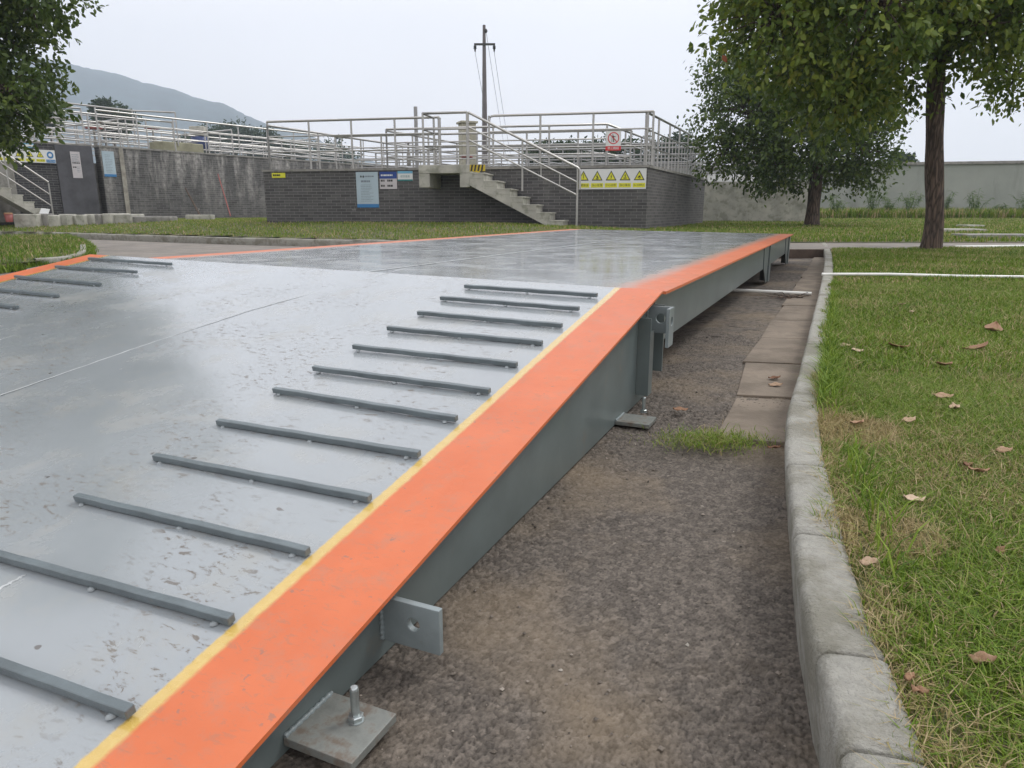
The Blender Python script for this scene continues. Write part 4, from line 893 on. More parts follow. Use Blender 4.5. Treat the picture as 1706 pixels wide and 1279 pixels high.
quad('blue_header', s0, s1, z1 - h_ * .40, z1, FF, o, M['blue'], rt); lines(rt, s0 + w_ * .08, s1 - w_ * .06, z1 - h_ * .28, z1 - h_ * .13, 1, FF, o + .0026, M['white'], th=.6)
for zz in (0.42, 0.12): lines(rt, s0 + w_ * .06, s0 + w_ * .34, z0 + h_ * zz, z0 + h_ * (zz + .13), 1, FF, o, M['black'], th=.9); lines(rt, s0 + w_ * .44, s1 - w_ * .03, z0 + h_ * zz, z0 + h_ * (zz + .13), 1, FF, o, M['black'], th=.9)
s0, s1, z1, z0 = wallbox(662.5, 285.5, 688, 301.5, FF, NF)
rt, o = panel('name_sign', 'small pale blue sign with teal band left of the stair landing', s0, s1, z1, z0, FF, 0.0, M['white']); w_, h_ = s1 - s0, z1 - z0
quad('blue_header', s0, s1, z1 - h_ * .24, z1, FF, o, M['cyan'], rt); quad('teal_band', s0, s1, z0, z0 + h_ * .15, FF, o, M['teal'], rt)
text_obj('初沉池池', w_ * 0.155, M['teal'], rt, rt.matrix_basis.inverted() @ smat(FF, (s0 + s1) / 2, o + 0.0045, z0 + h_ * .45))
s0, s1, z1, z0 = wallbox(453, 288.5, 476, 296.5, FF, NF)
rt, o = panel('small_sign', 'small rounded yellow sign near the left corner of the front tank', s0, s1, z1, z0, FF, 0.0, M['yellow'], bev=0.02)
lines(rt, s0 + 0.03, s1 - 0.03, z0 + 0.035, z1 - 0.03, 1, FF, o, M['black'], th=.9)

# ------------------------------------------------------------------ left tank
ZB = 2.5; B0, B1, B2 = atz(165, 242, ZB), atz(440, 262, ZB), atz(640, 283, ZB); A0, A1 = atz(-260, 222, ZB), atz(151, 241, ZB)
A0 = A1 + (atz(20, 233.5, ZB) - A1) * 6
bx = (B1 - B0)[:2]; BL = np.linalg.norm(bx); bx /= BL; bo = np.array([bx[1], -bx[0]]); FB = frame(B0, bx, bo)
ax = (A1 - A0)[:2]; AL = np.linalg.norm(ax); ax /= AL; ao = np.array([ax[1], -ax[0]]); FA = frame(A0, ax, ao)
lt = thing('brick_tank', 'tall stained tile brick tank wall receding behind the concrete blocks', 'water tank', B0 * [1, 1, 0] + [0, 0, .3])
MB().box(0, BL + 11, -0.3, 0, 0.0, ZB - 0.05, FB).build('wall', M['brick_left'], lt); MB().box(-0.02, BL + 11, -0.36, 0.02, ZB - 0.05, ZB, FB).build('coping', M['concrete_dark'], lt)
pil = MB().box(0.55, 0.68, 0.001, 0.03, 0.1, ZB - 0.052, FB).build('pipe_stain', simple('lime_run', (0.30, 0.28, 0.24), 0.8, 0.3, 6), lt)
at = thing('brick_tank', 'tall dark brick tank wall behind the left stairs with the warning board', 'water tank', A1 * [1, 1, 0] + [0, 0, .3])
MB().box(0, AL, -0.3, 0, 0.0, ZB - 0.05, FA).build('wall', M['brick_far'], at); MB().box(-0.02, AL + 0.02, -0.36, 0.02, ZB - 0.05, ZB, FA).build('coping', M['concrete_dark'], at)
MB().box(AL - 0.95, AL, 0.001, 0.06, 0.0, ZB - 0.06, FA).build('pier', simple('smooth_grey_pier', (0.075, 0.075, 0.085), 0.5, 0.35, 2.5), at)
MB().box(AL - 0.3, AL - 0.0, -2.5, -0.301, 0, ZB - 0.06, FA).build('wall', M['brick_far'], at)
UP = lambda fr, s, o: np.array(fr((s, o, ZB)))
gl = 'steel railings on the left tanks'
railing('nearest railing along the top of the stained brick wall', [UP(FB, 0.1, -0.15), UP(FB, BL + 10, -0.15)], 1.0, 1.25, group=gl)
railing('second railing row above the stained brick wall', [UP(FB, -0.5, -1.3), UP(FB, 3.2, -1.3)], 1.02, 1.0, group=gl)
railing('railing above the warning board on the left wall', [UP(FA, AL - 9, -0.15), UP(FA, AL - 0.1, -0.15)], 1.0, 1.2, group=gl)
railing('raised platform railing above the left tanks', [UP(FB, -5, -1.9) + [0, 0, .28], UP(FB, 2.2, -1.9) + [0, 0, .28], UP(FB, 3.1, -0.9) + [0, 0, .25]], 1.05, 1.3, levels=(1.0, 0.72), group=gl)
for i, (o_s, s0, s1, hgt) in enumerate(((-3.0, -4, 12, .98), (-4.6, -6, 14, 1.0), (-7, -6, 16, 1.0), (-10, -4, 20, 1.05))):
    railing('%s railing row further back on the left tanks' % ('third', 'fourth', 'fifth', 'sixth')[i], [UP(FB, s0, o_s), UP(FB, s1, o_s)], hgt, 1.5, group=gl, mat=M['steel_dull'] if i > 1 else None)
for i, s0 in enumerate((-1.5, 1.6, 5.5, 9.5)):
    railing('%s cross railing on the left tanks' % ('first', 'second', 'third', 'fourth')[i], [UP(FB, s0, -1.3), UP(FB, s0, -9.5)], 0.98, 1.5, group=gl)
MB().box(-6, 22, -12, -0.4, 0.3, ZB - 0.5, FB).build('tank_floor', M['concrete_dark'], lt)
# concrete cover slabs and gate valves standing on the left tanks
def valve(px, py, Y, wheel, label, r=0.22, hgt=0.75):
    c = aty(px, py, Y); rt = thing('gate_valve', label, 'valve', c - [0, 0, hgt], 0, 'gate valves on the tanks')
    m_ = MB(); m_.tube([c - [0, 0, hgt], c - [0, 0, hgt * .4], c - [0, 0, hgt * .38], c], [0.07, 0.06, 0.035, 0.03], 8); m_.build('stem', M['concrete_dark'], rt)
    m_ = MB(); m_.tube([c + [r * math.cos(a), r * math.sin(a), 0] for a in np.linspace(0, 2 * PI, 17)], 0.022, 6, False)
    for a in (0, PI / 2): m_.tube([c + [r * math.cos(a), r * math.sin(a), 0], c - [r * math.cos(a), r * math.sin(a), 0]], 0.018, 6)
    m_.build('handwheel', wheel, rt)
valve(156, 214, 25, M['redpaint'], 'red handwheel valve standing left among the left tank railings', 0.25, 0.9)
valve(254, 214, 27, M['redpaint'], 'red handwheel valve right of the other one among the left tank railings', 0.25, 0.9)
valve(680, 238, 24, M['redpaint'], 'red handwheel valve on the far walkway behind the stair landing', 0.12, 0.7)
valve(778, 262, 21, M['redpaint'], 'small red handwheel valve below the cream brick pillar', 0.15, 0.5)
c = aty(331, 222, 30); rt = thing('drive_unit', 'blue electric drive with a cream gear head on the left tank', 'motor', c - [0, 0, 1])
m_ = MB(); m_.tube([c - [0, 0, 1.0], c - [0, 0, .62], c - [0, 0, .6], c - [0, 0, .15], c - [0, 0, .12]], [0.12, 0.12, 0.3, 0.3, 0.1], 12); m_.build('motor', M['bluepaint'], rt)
MB().box(c[0] - .3, c[0] + .3, c[1] - .2, c[1] + .2, c[2] - .119, c[2] + .25).build('gear_head', M['concrete'], rt, bevel=0.04)
c = aty(295, 248, 25.5); MBc = MB().box(-0.75, 0.75, -0.4, 0.4, c[2] - 0.6, c[2] + 0.18, frame(c, bx, bo)).build('concrete_plinth', simple('mossy_concrete', (0.30, 0.29, 0.2), 0.9, 0.25, 3, bstr=.3), None, bevel=0.03); tag(MBc, 'mossy concrete plinth behind the stained wall railing', 'plinth')
# signs on the left walls
NA = np.array([ao[0], ao[1], 0]); NB = np.array([bo[0], bo[1], 0])
s0, s1, z1, z0 = wallbox(0, 246.5, 93, 275, FA, NA); z0 = wallbox(0, 269, 1, 269.5, FA, NA)[2]; ex = (s1 - s0) / 93 * 16; s0 -= ex
rt, o = panel('warning_sign', 'white board of yellow triangles ending in a blue disc on the left wall', s0, s1, z1, z0, FA, 0.06, M['white']); wS = (s1 - s0) / 6; hS = z1 - z0
for i, tx in enumerate(('注意安全', '当心触电', '小心台阶', '当心落水', '当心坠落')):
    sc = s0 + wS * (i + 0.5); tri(rt, sc, z0 + hS * 0.60, wS * 0.7, FA, o, (0, 2, 1, 3, 4)[i], hS * 0.5)
    quad('caption_strip', sc - wS * 0.42, sc + wS * 0.42, z0 + hS * 0.08, z0 + hS * 0.28, FA, o, M['yellow'], rt)
    text_obj(tx, wS * 0.19, M['black'], rt, rt.matrix_basis.inverted() @ smat(FA, sc, o + 0.0045, z0 + hS * 0.18))
sc = s1 - wS * 0.5; mb = MB(); mb.poly_prism([(sc + wS * .33 * math.cos(a), z0 + hS * .62 + hS * .27 * math.sin(a)) for a in np.linspace(2 * PI, 0, 24, endpoint=False)], (o + 0.0005, o + 0.002), FA); mb.build('blue_disc', M['midblue'], rt)
mb = MB(); mb.poly_prism([(sc + wS * .17 * math.cos(a), z0 + hS * .62 + hS * .13 * math.sin(a)) for a in np.linspace(2 * PI, 0, 16, endpoint=False)], (o + 0.0025, o + 0.003), FA); mb.build('pictogram', M['white'], rt)
quad('caption_strip', sc - wS * .45, sc + wS * .45, z0 + hS * .04, z0 + hS * .27, FA, o, M['midblue'], rt); text_obj('必须戴安全帽', wS * .13, M['white'], rt, rt.matrix_basis.inverted() @ smat(FA, sc, o + 0.0045, z0 + hS * 0.155))
s0, s1, z1, z0 = wallbox(35, 239, 56, 247, FA, NA); rt, o = panel('name_sign', 'small light blue sign above the warning board on the left wall', s0, s1, z1, z0 + .0, FA, 0.075, M['cyan']); quad('white_band', s0, s1, z0 + (z1 - z0) * .2, z0 + (z1 - z0) * .75, FA, o, M['white'], rt)
s0, s1, z1, z0 = wallbox(116, 252.5, 138, 297, FA, NA, 0.06); z1 = max(z1, z1); rt, o = panel('paper_notice', 'white paper notice with black print on the dark pier', s0, s1, z1, z0, FA, 0.06, M['paper']); w_, h_ = s1 - s0, z1 - z0
lines(rt, s0 + w_ * .12, s1 - w_ * .12, z1 - h_ * .48, z1 - h_ * .08, 5, FA, o, M['grey_text'], th=.3); lines(rt, s0 + w_ * .1, s1 - w_ * .05, z1 - h_ * .46, z1 - h_ * .40, 1, FA, o, M['black'], th=.8); lines(rt, s0 + w_ * .1, s0 + w_ * .5, z1 - h_ * .62, z1 - h_ * .56, 1, FA, o, M['black'], th=.8); lines(rt, s0 + w_ * .5, s1 - w_ * .1, z0 + h_ * .2, z0 + h_ * .45, 4, FA, o, M['grey_text'], th=.3)
s0, s1, z1, z0 = wallbox(168.5, 251.5, 194, 295, FB, NB); rt, o = panel('notice_board', 'pale blue notice board with blue foot near the corner of the stained wall', s0, s1, z1, z0, FB, 0.0, M['blueboard']); w_, h_ = s1 - s0, z1 - z0
quad('blue_foot', s0, s1, z0, z0 + h_ * .1, FB, o, M['midblue'], rt); lines(rt, s0 + w_ * .2, s1 - w_ * .15, z0 + h_ * .15, z1 - h_ * .12, 12, FB, o, M['grey_text'], th=.25)
# left stairs
pS = onplane(92, 352, FA((0, 1.15, 0)), NA); sS2 = float((pS - np.array(FA((0, 1.15, 0))))[:2] @ ax)
n2 = 12; run2 = 0.235; rise2 = 0.175; zt2 = 0.33 + rise2 * (n2 + 1)
stairs('concrete_staircase', 'pale concrete stairs rising left in front of the left warning board', FA, sS2 - n2 * run2, n2, run2, rise2, 0.12, 1.15, zt2, M['concrete'], gz0=.3)
rt = thing('stair_railing', 'thin steel handrail sloping down the left stairs', 'railing', FA((sS2, 1.1, .33)), 0, gl)
for hh_, r_t in ((0.95, 0.024), (0.62, 0.016), (0.32, 0.016)):
    m_ = MB(); m_.tube([FA((sS2 - n2 * run2, 1.1, zt2 + hh_)), FA((sS2 - 0.05, 1.1, 0.42 + hh_))], r_t, 8); m_.build('rail', M['steel'], rt)
for q in (0.0, 0.33, 0.66, 1.0):
    m_ = MB(); s_ = sS2 - 0.05 - q * (n2 * run2 - .05); zl = 0.36 + q * rise2 * n2; m_.tube([FA((s_, 1.1, zl)), FA((s_, 1.1, zl + 0.98))], 0.02, 8); m_.build('post', M['steel'], rt)

# ------------------------------------------------------------------ concrete blocks and bits by the left wall
blk = [(22, 62, 357, 372, 'long pale concrete block lying leftmost in the row'), (63, 78, 356, 371, 'dark end-on block right of the long pale one'), (80, 98, 359, 372, 'squat pale block with a square end'), (99, 112, 357, 373, 'pale block turned end-on, fourth from the left'), (113, 126, 359, 372, 'small grey block in the middle of the row'), (127, 140, 358, 372, 'mossy block right of the small grey one'), (141, 153, 357, 371, 'weathered block left of the gap in the row'), (158, 165, 357, 370, 'narrow dark block standing at the gap'), (169, 186, 356, 371, 'pale rounded block right of the gap'), (187, 218, 357, 371, 'grey block tucked behind the long dark one'), (220, 284, 361, 375, 'long dark faced block at the right end of the row')]
r = random.Random(3)
for i, (x0, x1, y0, y1, lab) in enumerate(blk):
    Y = 19.2 + r.uniform(-.2, .3); a, b_ = aty(x0, y1, Y), aty(x1, y1, Y); top = aty(x0, y0, Y)[2]; zb_ = float(gz(a[0], Y)) - .03
    wd = b_[0] - a[0]; c = (a + b_) / 2; rz = r.uniform(-.15, .15) - .1
    rt_ = frame((c[0], c[1]), (math.cos(rz), math.sin(rz)), (math.sin(rz), -math.cos(rz)))
    hgt = max(0.14, top - zb_)
    o = MB().box(-wd / 2, wd / 2, -r.uniform(.3, .8), 0.0, zb_, zb_ + hgt, rt_).build('concrete_block', M['concrete'] if i not in (1, 7, 10) else M['concrete_dark'], None, bevel=0.025)
    tag(o, lab, 'concrete block', 'concrete blocks lying by the left wall')
a, b_ = aty(309, 365, 21.5), aty(352, 365, 21.5); o = MB().box(0, b_[0] - a[0], -.3, 0, .28, .50, frame(a, (1, 0), (0, -1))).build('concrete_block', M['concrete'], None, bevel=0.02); tag(o, 'lone pale concrete block on the grass under the leaning stick', 'concrete block')
def stick(p0, p1, r_t, label, mat):
    m_ = MB(); m_.tube([p0, (np.array(p0) + p1) / 2 + [0, 0, .01], p1], [r_t, r_t * .9, r_t * .8], 7); o = m_.build('stick', mat); tag(o, label, 'stick')
stick(aty(333, 359, 21.6), aty(309, 314, 22.6), 0.03, 'dark stick leaning on the stained wall above the lone block', M['bark'])
stick(aty(384, 360, 24), aty(363, 290, 24.9), 0.02, 'thin reddish stick leaning on the stained wall, further right', M['redpaint'])
c = atz(16, 370, .33); c = aty(16, 370, 18.9); rt = thing('bucket', 'small dirty red bucket left of the concrete blocks', 'bucket', c)
m_ = MB(); m_.tube([c + [0, 0, z] for z in (0, .2, .2, .03)], [0.08, 0.1, 0.09, 0.07], 14, False); m_.build('body', M['redpaint'], rt); m_ = MB(); m_.tube([c + [0, 0, .2], c + [0, 0, .235]], [.105, .09], 14); m_.build('lid', simple('rusty_lid', (.3, .16, .08), .7, .3, 20), rt)
a = aty(66, 357, 19.45); o = MB().box(0, .26, -.02, 0, 0, .17).build('white_board', M['white'], None, bevel=.002); o.location = tuple(a); o.rotation_euler = (-.5, .1, -.2); tag(o, 'small white board tipped against the foot of the left stairs', 'board')

# ------------------------------------------------------------------ pillar, mast, utility pole
c = aty(779, 270, 22); rt = thing('brick_pillar', 'square cream brick pillar with a cap behind the stair landing', 'pillar', c * [1, 1, 0] + [0, 0, ZT])
cp = simple('cream_stone', (0.42, 0.40, 0.31), 0.8, 0.2, 4, bstr=.3); z1 = aty(779, 203, 22)[2]
fp = frame(c, (math.cos(.35), math.sin(.35)), (math.sin(.35), -math.cos(.35))); MB().box(-.21, .21, -.21, .21, ZT - 1, z1 - .06, fp).build('shaft', cp, rt, bevel=.01); MB().box(-.26, .26, -.26, .26, z1 - .06, z1, fp).build('cap', cp, rt, bevel=.01)
c = aty(694, 240, 26); z1 = aty(694, 178, 26)[2]; m_ = MB(); m_.tube([(c[0], c[1], ZT - .6), (c[0], c[1], z1)], .065, 10); o = m_.build('steel_mast', M['steel_dull']); tag(o, 'plain grey steel mast standing behind the railings left of the landing', 'mast')
Yp = 40; base = aty(808, 351, Yp); top = aty(806.5, 42, Yp); rt = thing('utility_pole', 'tall concrete utility pole with one crossarm behind the stairs', 'utility pole', (base[0], Yp, 0.3))
m_ = MB(); m_.tube([(base[0], Yp, 0.2), (top[0], Yp, top[2])], [0.21, 0.075], 12); m_.build('shaft', simple('pole_concrete', (0.14, 0.125, 0.125), .85, .15, 2), rt)
zc = aty(806, 75, Yp)[2]; xa, xb = aty(790, 75, Yp)[0], aty(825, 75, Yp)[0]; m_ = MB().box(xa, xb, Yp - .16, Yp - .1, zc - .05, zc + .05); m_.build('crossarm', M['black'], rt)
for xx in (xa + .05, xb - .05):
    m_ = MB(); m_.tube([(xx, Yp - .13, zc + z) for z in (-.051, -.1, -.12, -.2, -.22, -.32, -.38)], [.04, .09, .06, .09, .05, .04, .012], 10); m_.build('insulator', M['black'], rt)
m_ = MB(); m_.tube([(top[0] + .1, Yp - .1, top[2] - z) for z in (.2, .26, .34, .4)], [.03, .07, .07, .03], 8); m_.build('insulator', M['black'], rt)
wiremat = flat('grey_wire', (.30, .31, .31))
def wire(p0, p1, sag, label):
    p0, p1 = np.array(p0), np.array(p1); m_ = MB(); m_.tube([p0 + (p1 - p0) * q - [0, 0, sag * 4 * q * (1 - q)] for q in np.linspace(0, 1, 24)], 0.012, 5, False)
    o = m_.build('wire', wiremat); tag(o, label, 'wire', 'wires from the utility pole')
wire((xa + .05, Yp - .13, zc - .38), aty(836, 300, 85) + [0, 0, 0], .8, 'wire falling from the left end of the crossarm')
wire((xb - .05, Yp - .13, zc - .38), aty(866, 330, 85), .8, 'wire falling from the right end of the crossarm')
wire((top[0] + .1, Yp - .1, top[2] - .3), aty(858, 330, 90), .8, 'wire falling from the top of the utility pole')
m_ = MB(); m_.tube([(top[0] - .08, Yp - .1, zc - 1.6), (aty(803, 260, Yp)[0], Yp - .6, 1.2)], .012, 5); o = m_.build('wire', wiremat); tag(o, 'stay wire close beside the utility pole on its left', 'wire', 'wires from the utility pole')

# ------------------------------------------------------------------ perimeter wall
W0, W1 = aty(1180, 362, 34), aty(1706, 362, 31.0); W0[2] = W1[2] = 0; wx_ = (W1 - W0)[:2]; WL = np.linalg.norm(wx_); wx_ /= WL; wo_ = np.array([wx_[1], -wx_[0]]); FW = frame(W0, wx_, wo_)
pw = thing('plaster_wall', 'long grey plastered boundary wall behind the two trees', 'wall', W0); ztw = aty(1440, 271.5, 32.5)[2]
MB().box(-16, WL + 14, -.24, 0, 0.0, ztw - .12, FW).build('wall', M['plaster'], pw); MB().box(-16, WL + 14, -.32, .08, ztw - .12, ztw - .0, FW).build('coping', M['concrete_dark'], pw, bevel=.01)
MB().box(-3, 6.5, .001, .05, .55, .6, FW).build('ledge', M['concrete'], pw)

# ------------------------------------------------------------------ pipes, slabs, twigs
def tubeobj(name, pts, r_t, mat, label, cat):
    m_ = MB(); m_.tube(pts, r_t, 12); o = m_.build(name, mat); return tag(o, label, cat)
a, b_ = atz(1369, 457, .15), atz(1760, 462, .15); tubeobj('plastic_pipe', [a + [-.0, 0, 0], a + (b_ - a) * .3 + [0, 0, .006], a + (b_ - a) * .62 + [0, 0, -.002], b_], .0105, M['pvc'], 'long white plastic pipe lying across the lawn', 'pipe')
a, b_ = atz(1205, 482.5, .02), atz(1352, 489.5, .02); tubeobj('plastic_pipe', [a, (a + b_) / 2, b_], .0125, M['pvc'], 'short white plastic pipe crossing the gutter under the platform', 'pipe')
a, b_ = atz(1590, 412, .14), atz(1790, 409.5, .14); tubeobj('plastic_pipe', [a, b_], .02, M['pvc'], 'white plastic pipe lying beside the far road, right of the tree', 'pipe')
for (x0, x1, y, Y, lab, dk_) in ((1566, 1643, 385, 15.5, 'pale concrete slab on the grass behind the big tree', 0), (1612, 1640, 380, 18.5, 'small pale slab behind the other one', 0), (1612, 1730, 393, 12.8, 'dark edged concrete slab at the right edge', 1)):
    a, b_ = aty(x0, y, Y), aty(x1, y, Y); z = float(gz(a[0], Y)); o = MB().box(0, b_[0] - a[0], -.5, 0, z - .02, z + .075, frame((a[0], a[1]), (1, -.02), (0, -1))).build('concrete_slab', M['concrete'] if not dk_ else M['concrete_dark'], None, bevel=.012); tag(o, lab, 'concrete slab')
r = random.Random(8)
def branch(pts, r_t, m_): m_.tube(pts, [r_t * (1 - .8 * i / (len(pts) - 1)) for i in range(len(pts))], 6)
m_ = MB(); c = atz(1320, 496, .012)
for k in range(16):
    a = r.uniform(0, 2 * PI); L_ = r.uniform(.08, .35); p0 = c + [r.uniform(-.1, .1), r.uniform(-.05, .05), 0]
    branch([p0, p0 + [math.cos(a) * L_ * .5, math.sin(a) * L_ * .4, r.uniform(0, .03)], p0 + [math.cos(a + .3) * L_, math.sin(a + .3) * L_ * .8, r.uniform(0, .015)]], .004, m_)
tag(m_.build('twig_pile', M['bark']), 'small heap of dead twigs on the gutter beside the pipe', 'twigs')

# ------------------------------------------------------------------ fallen leaves
def dead_leaf(p, L_, tone, rz, curl, label):
    curl *= .62
    n = 9; V = []; 
    for i in range(n):
        q = i / (n - 1); wdt = L_ * .32 * math.sin(PI * min(1, q * 1.02)) ** .7 * (1 - .25 * q)
        for s_ in (-1, -.5, 0, .5, 1):
            x = (q - .5) * L_ * (1 - .12 * curl); y = s_ * wdt * (1 - .25 * curl); z = curl * L_ * (.35 * (2 * q - 1) ** 2 + .30 * s_ * s_ * .6) + .003 * math.sin(q * 9 + s_ * 3)
            V.append((x, y, z + .004))
    F = [(i * 5 + k, i * 5 + k + 1, i * 5 + 6 + k, i * 5 + 5 + k) for i in range(n - 1) for k in range(4)]
    o = npmesh('fallen_leaf', V, F, M['deadleaf'], np.full(len(V), tone) + RN.uniform(-.08, .08, len(V)), smooth=True)
    o.location = tuple(p); o.rotation_euler = (random.uniform(-.3, .3), random.uniform(-.2, .2), rz); tag(o, label, 'leaf', 'dead leaves on the grass and gutter')
    md = o.modifiers.new('thick', 'SOLIDIFY'); md.thickness = .0006
LV = [(1523, 818, .047, .95, .1, .55, 'pale curled dead leaf with a dark hollow, low on the lawn'), (1516, 690, .05, .72, .5, .3, 'big tan leaf folded in the middle of the lawn'), (1430, 692, .045, .55, .3, .45, 'brown leaf above the bare patch by the kerb'), (1430, 577, .075, .98, .6, .2, 'pale cream leaf lying flat on the far lawn'), (1407, 569, .05, .9, .0, .3, 'small cream leaf left of the bigger cream leaf'), (1673, 741, .04, .6, .1, .3, 'brown leaf near the right edge above centre'), (1633, 772, .04, .5, -.4, .5, 'rust brown curled leaf right of the pale curled one'), (1614, 762, .03, .1, .4, .5, 'dark brown shrivelled leaf beside the rust brown one'), (1627, 577, .12, .3, .2, .5, 'large dark brown leaf half buried at the far right'), (1655, 545, .14, .35, .9, .6, 'large upright brown leaf furthest right on the lawn'), (1572, 652, .06, .62, .0, .3, 'tan leaf with ragged edge on the middle lawn'), (1592, 672, .05, .75, 1.2, .6, 'tan leaf standing on edge above the folded leaf'), (1450, 920, .032, .8, .1, .3, 'grey tan leaf beside the kerb'), (1640, 1080, .03, .6, -.3, .3, 'dull tan leaf low on the right of the lawn'), (1520, 1108, .018, .45, .5, .5, 'tiny brown leaf fragment low on the lawn'), (1535, 1128, .018, .5, -.5, .5, 'second tiny brown fragment below the first one'), (1668, 905, .022, .3, .6, .4, 'small red brown leaf near the right edge'), (1503, 505, .06, .8, .2, .5, 'small pale curled leaf on the far lawn'), (1520, 517, .05, .95, .9, .4, 'thin cream leaf right of the small curled one'), (1497, 573, .1, .35, .2, .5, 'dark leaf half hidden in the middle of the far lawn'), (1575, 600, .08, .4, .4, .5, 'rusty leaf in the shade left of the large dark one')]
for (x, y, L_, tone, rz, curl, lab) in LV:
    p = atz(x, y, .14); p[2] = float(lz(p[0], p[1])) + .013; dead_leaf(p, L_ * .95, tone, rz, curl, lab)
dead_leaf(atz(1290, 632, .006), .05, .05, .1, .5, 'dark dead leaf on the gutter slab'); dead_leaf(atz(1292, 643, .006), .05, .7, -.2, .3, 'tan dead leaf below the dark one on the gutter'); dead_leaf(atz(1290, 748, .006), .035, .15, -.2, .3, 'red brown dead leaf at the foot of the kerb'); dead_leaf(atz(1133, 684, .006), .05, .3, .1, .2, 'reddish dead leaf on the asphalt right of the far foot plate')

# ------------------------------------------------------------------ trees
def leaves(C, R_, n, size, seed, droop=.4, hollow=.25, clump=26, spread=.22, tone=(0, 1)):
    """C centres, R radii of the crown masses; twigs carry clumps of small folded leaves"""
    r = np.random.default_rng(seed); C = np.array(C, float); R_ = np.array(R_, float)
    if R_.ndim == 1: R_ = np.stack([R_, R_, R_ * .85], 1)
    vol = np.prod(R_, 1) ** (2 / 3); pr = vol / vol.sum(); nc = max(1, n // clump)
    k = r.choice(len(C), nc, p=pr); d = r.normal(0, 1, (nc, 3)); d /= np.linalg.norm(d, axis=1)[:, None]
    rad = r.uniform(hollow, 1, nc) ** .45; wob = 1 + .16 * np.sin(d[:, 0] * 5 + k) * np.cos(d[:, 2] * 6 + k * 2) + r.normal(0, .05, nc)
    cc = C[k] + d * R_[k] * (rad * wob)[:, None]; ct = r.uniform(0, 1, nc)
    idx = np.repeat(np.arange(nc), clump); m_ = len(idx); tw = r.normal(0, 1, (nc, 3)); tw[:, 2] = tw[:, 2] * .4 - droop; tw = tw * .5 + d * .7; tw /= np.linalg.norm(tw, axis=1)[:, None]
    q = r.uniform(-.5, 1, m_); P = cc[idx] + tw[idx] * (q * spread * 1.5)[:, None] + r.normal(0, spread * .36, (m_, 3))
    a = r.normal(0, 1, (m_, 3)); a[:, 2] -= .55; a += tw[idx] * .8; a /= np.linalg.norm(a, axis=1)[:, None]
    nrm = r.normal(0, 1, (m_, 3)); nrm[:, 2] += .8; b = np.cross(a, nrm); b /= np.linalg.norm(b, axis=1)[:, None] + 1e-9; nn_ = np.cross(b, a)
    L_ = size * r.uniform(.65, 1.25, m_)[:, None]; W = L_ * .25
    V = np.zeros((m_, 6, 3)); V[:, 0] = P; V[:, 1] = P + a * L_ * .35 + b * W + nn_ * L_ * .06; V[:, 2] = P + a * L_ * .35 - b * W + nn_ * L_ * .06
    V[:, 3] = P + a * L_ * .72 + b * W * .75 + nn_ * L_ * .02; V[:, 4] = P + a * L_ * .72 - b * W * .75 + nn_ * L_ * .02; V[:, 5] = P + a * L_ - nn_ * L_ * .06
    b0 = (np.arange(m_) * 6)[:, None]; F = np.concatenate([b0 + [0, 1, 2], b0 + [1, 3, 4], b0 + [1, 4, 2], b0 + [3, 5, 4]], 1).reshape(-1, 3)
    tn = np.clip(tone[0] + (tone[1] - tone[0]) * (ct[idx] * .6 + r.uniform(0, .4, m_)), 0, 1)
    return V.reshape(-1, 3), F, np.repeat(tn, 6), cc
def tree(name, label, base, trunk, r0, r1, C, R_, n, size, mat, seed, group=None, high=None, nb=40, spread=.22, clump=26, hollow=.25, droop=.4, tone=(0, 1), tseg=14, cat='tree'):
    rt = thing(name, label, cat, base, 0, group); base = np.array(base)
    tp = smoothpath(trunk, .12); m_ = MB(); k = len(tp); rad = [r0 + (r1 - r0) * i / (k - 1) + r0 * .45 * math.exp(-i * .12 / (r0 * 1.6)) + r0 * .04 * math.sin(i * .9) for i in range(k)]
    m_.tube(tp, rad, tseg); tr = m_.build('trunk', M['bark'], rt)
    V, F, A, cc = leaves(C, R_, n, size, seed, droop, hollow, clump, spread, tone)
    if high:
        V2, F2, A2, _ = leaves(high[0], high[1], high[2], high[3], seed + 1, droop, hollow, clump, spread * 1.8, tone); F = np.concatenate([F, F2 + len(V)]); V = np.concatenate([V, V2]); A = np.concatenate([A, A2])
    o = npmesh('crown', V - base, F, mat, A); o.parent = rt
    r = random.Random(seed); m_ = MB(); tpn = np.array(tp)
    Cn = np.array(C, float); limbs = []
    for i in range(len(Cn)):
        st_ = tpn[int(len(tpn) * r.uniform(.55, .98))]; en = Cn[i]; md = (st_ + en) / 2 + [r.uniform(-.15, .15), r.uniform(-.15, .15), .12 * np.linalg.norm(en - st_)]
        pts = smoothpath([st_, md, en], .15); rr_ = r1 * .62; m_.tube(pts, [rr_ * (1 - .72 * j / (len(pts) - 1)) for j in range(len(pts))], 7); limbs.append((pts, rr_))
    for i in r.sample(range(len(cc)), min(nb * 6, len(cc))):
        e_ = cc[i]; best = None
        for pts, rr_ in limbs:
            for j in range(len(pts) // 4, len(pts), 2):
                dd = np.linalg.norm(pts[j] - e_)
                if best is None or dd < best[0]: best = (dd, pts[j])
        st_ = best[1]; md = (st_ + e_) / 2 + [0, 0, .1 * best[0]]; m_.tube([st_, md, e_], [r1 * .15, r1 * .1, r1 * .035], 5, False)
    m_.build('branch', M['bark'], rt); return rt
def A3(l): return [tuple(aty(x, y, Y)) for x, y, Y in l]
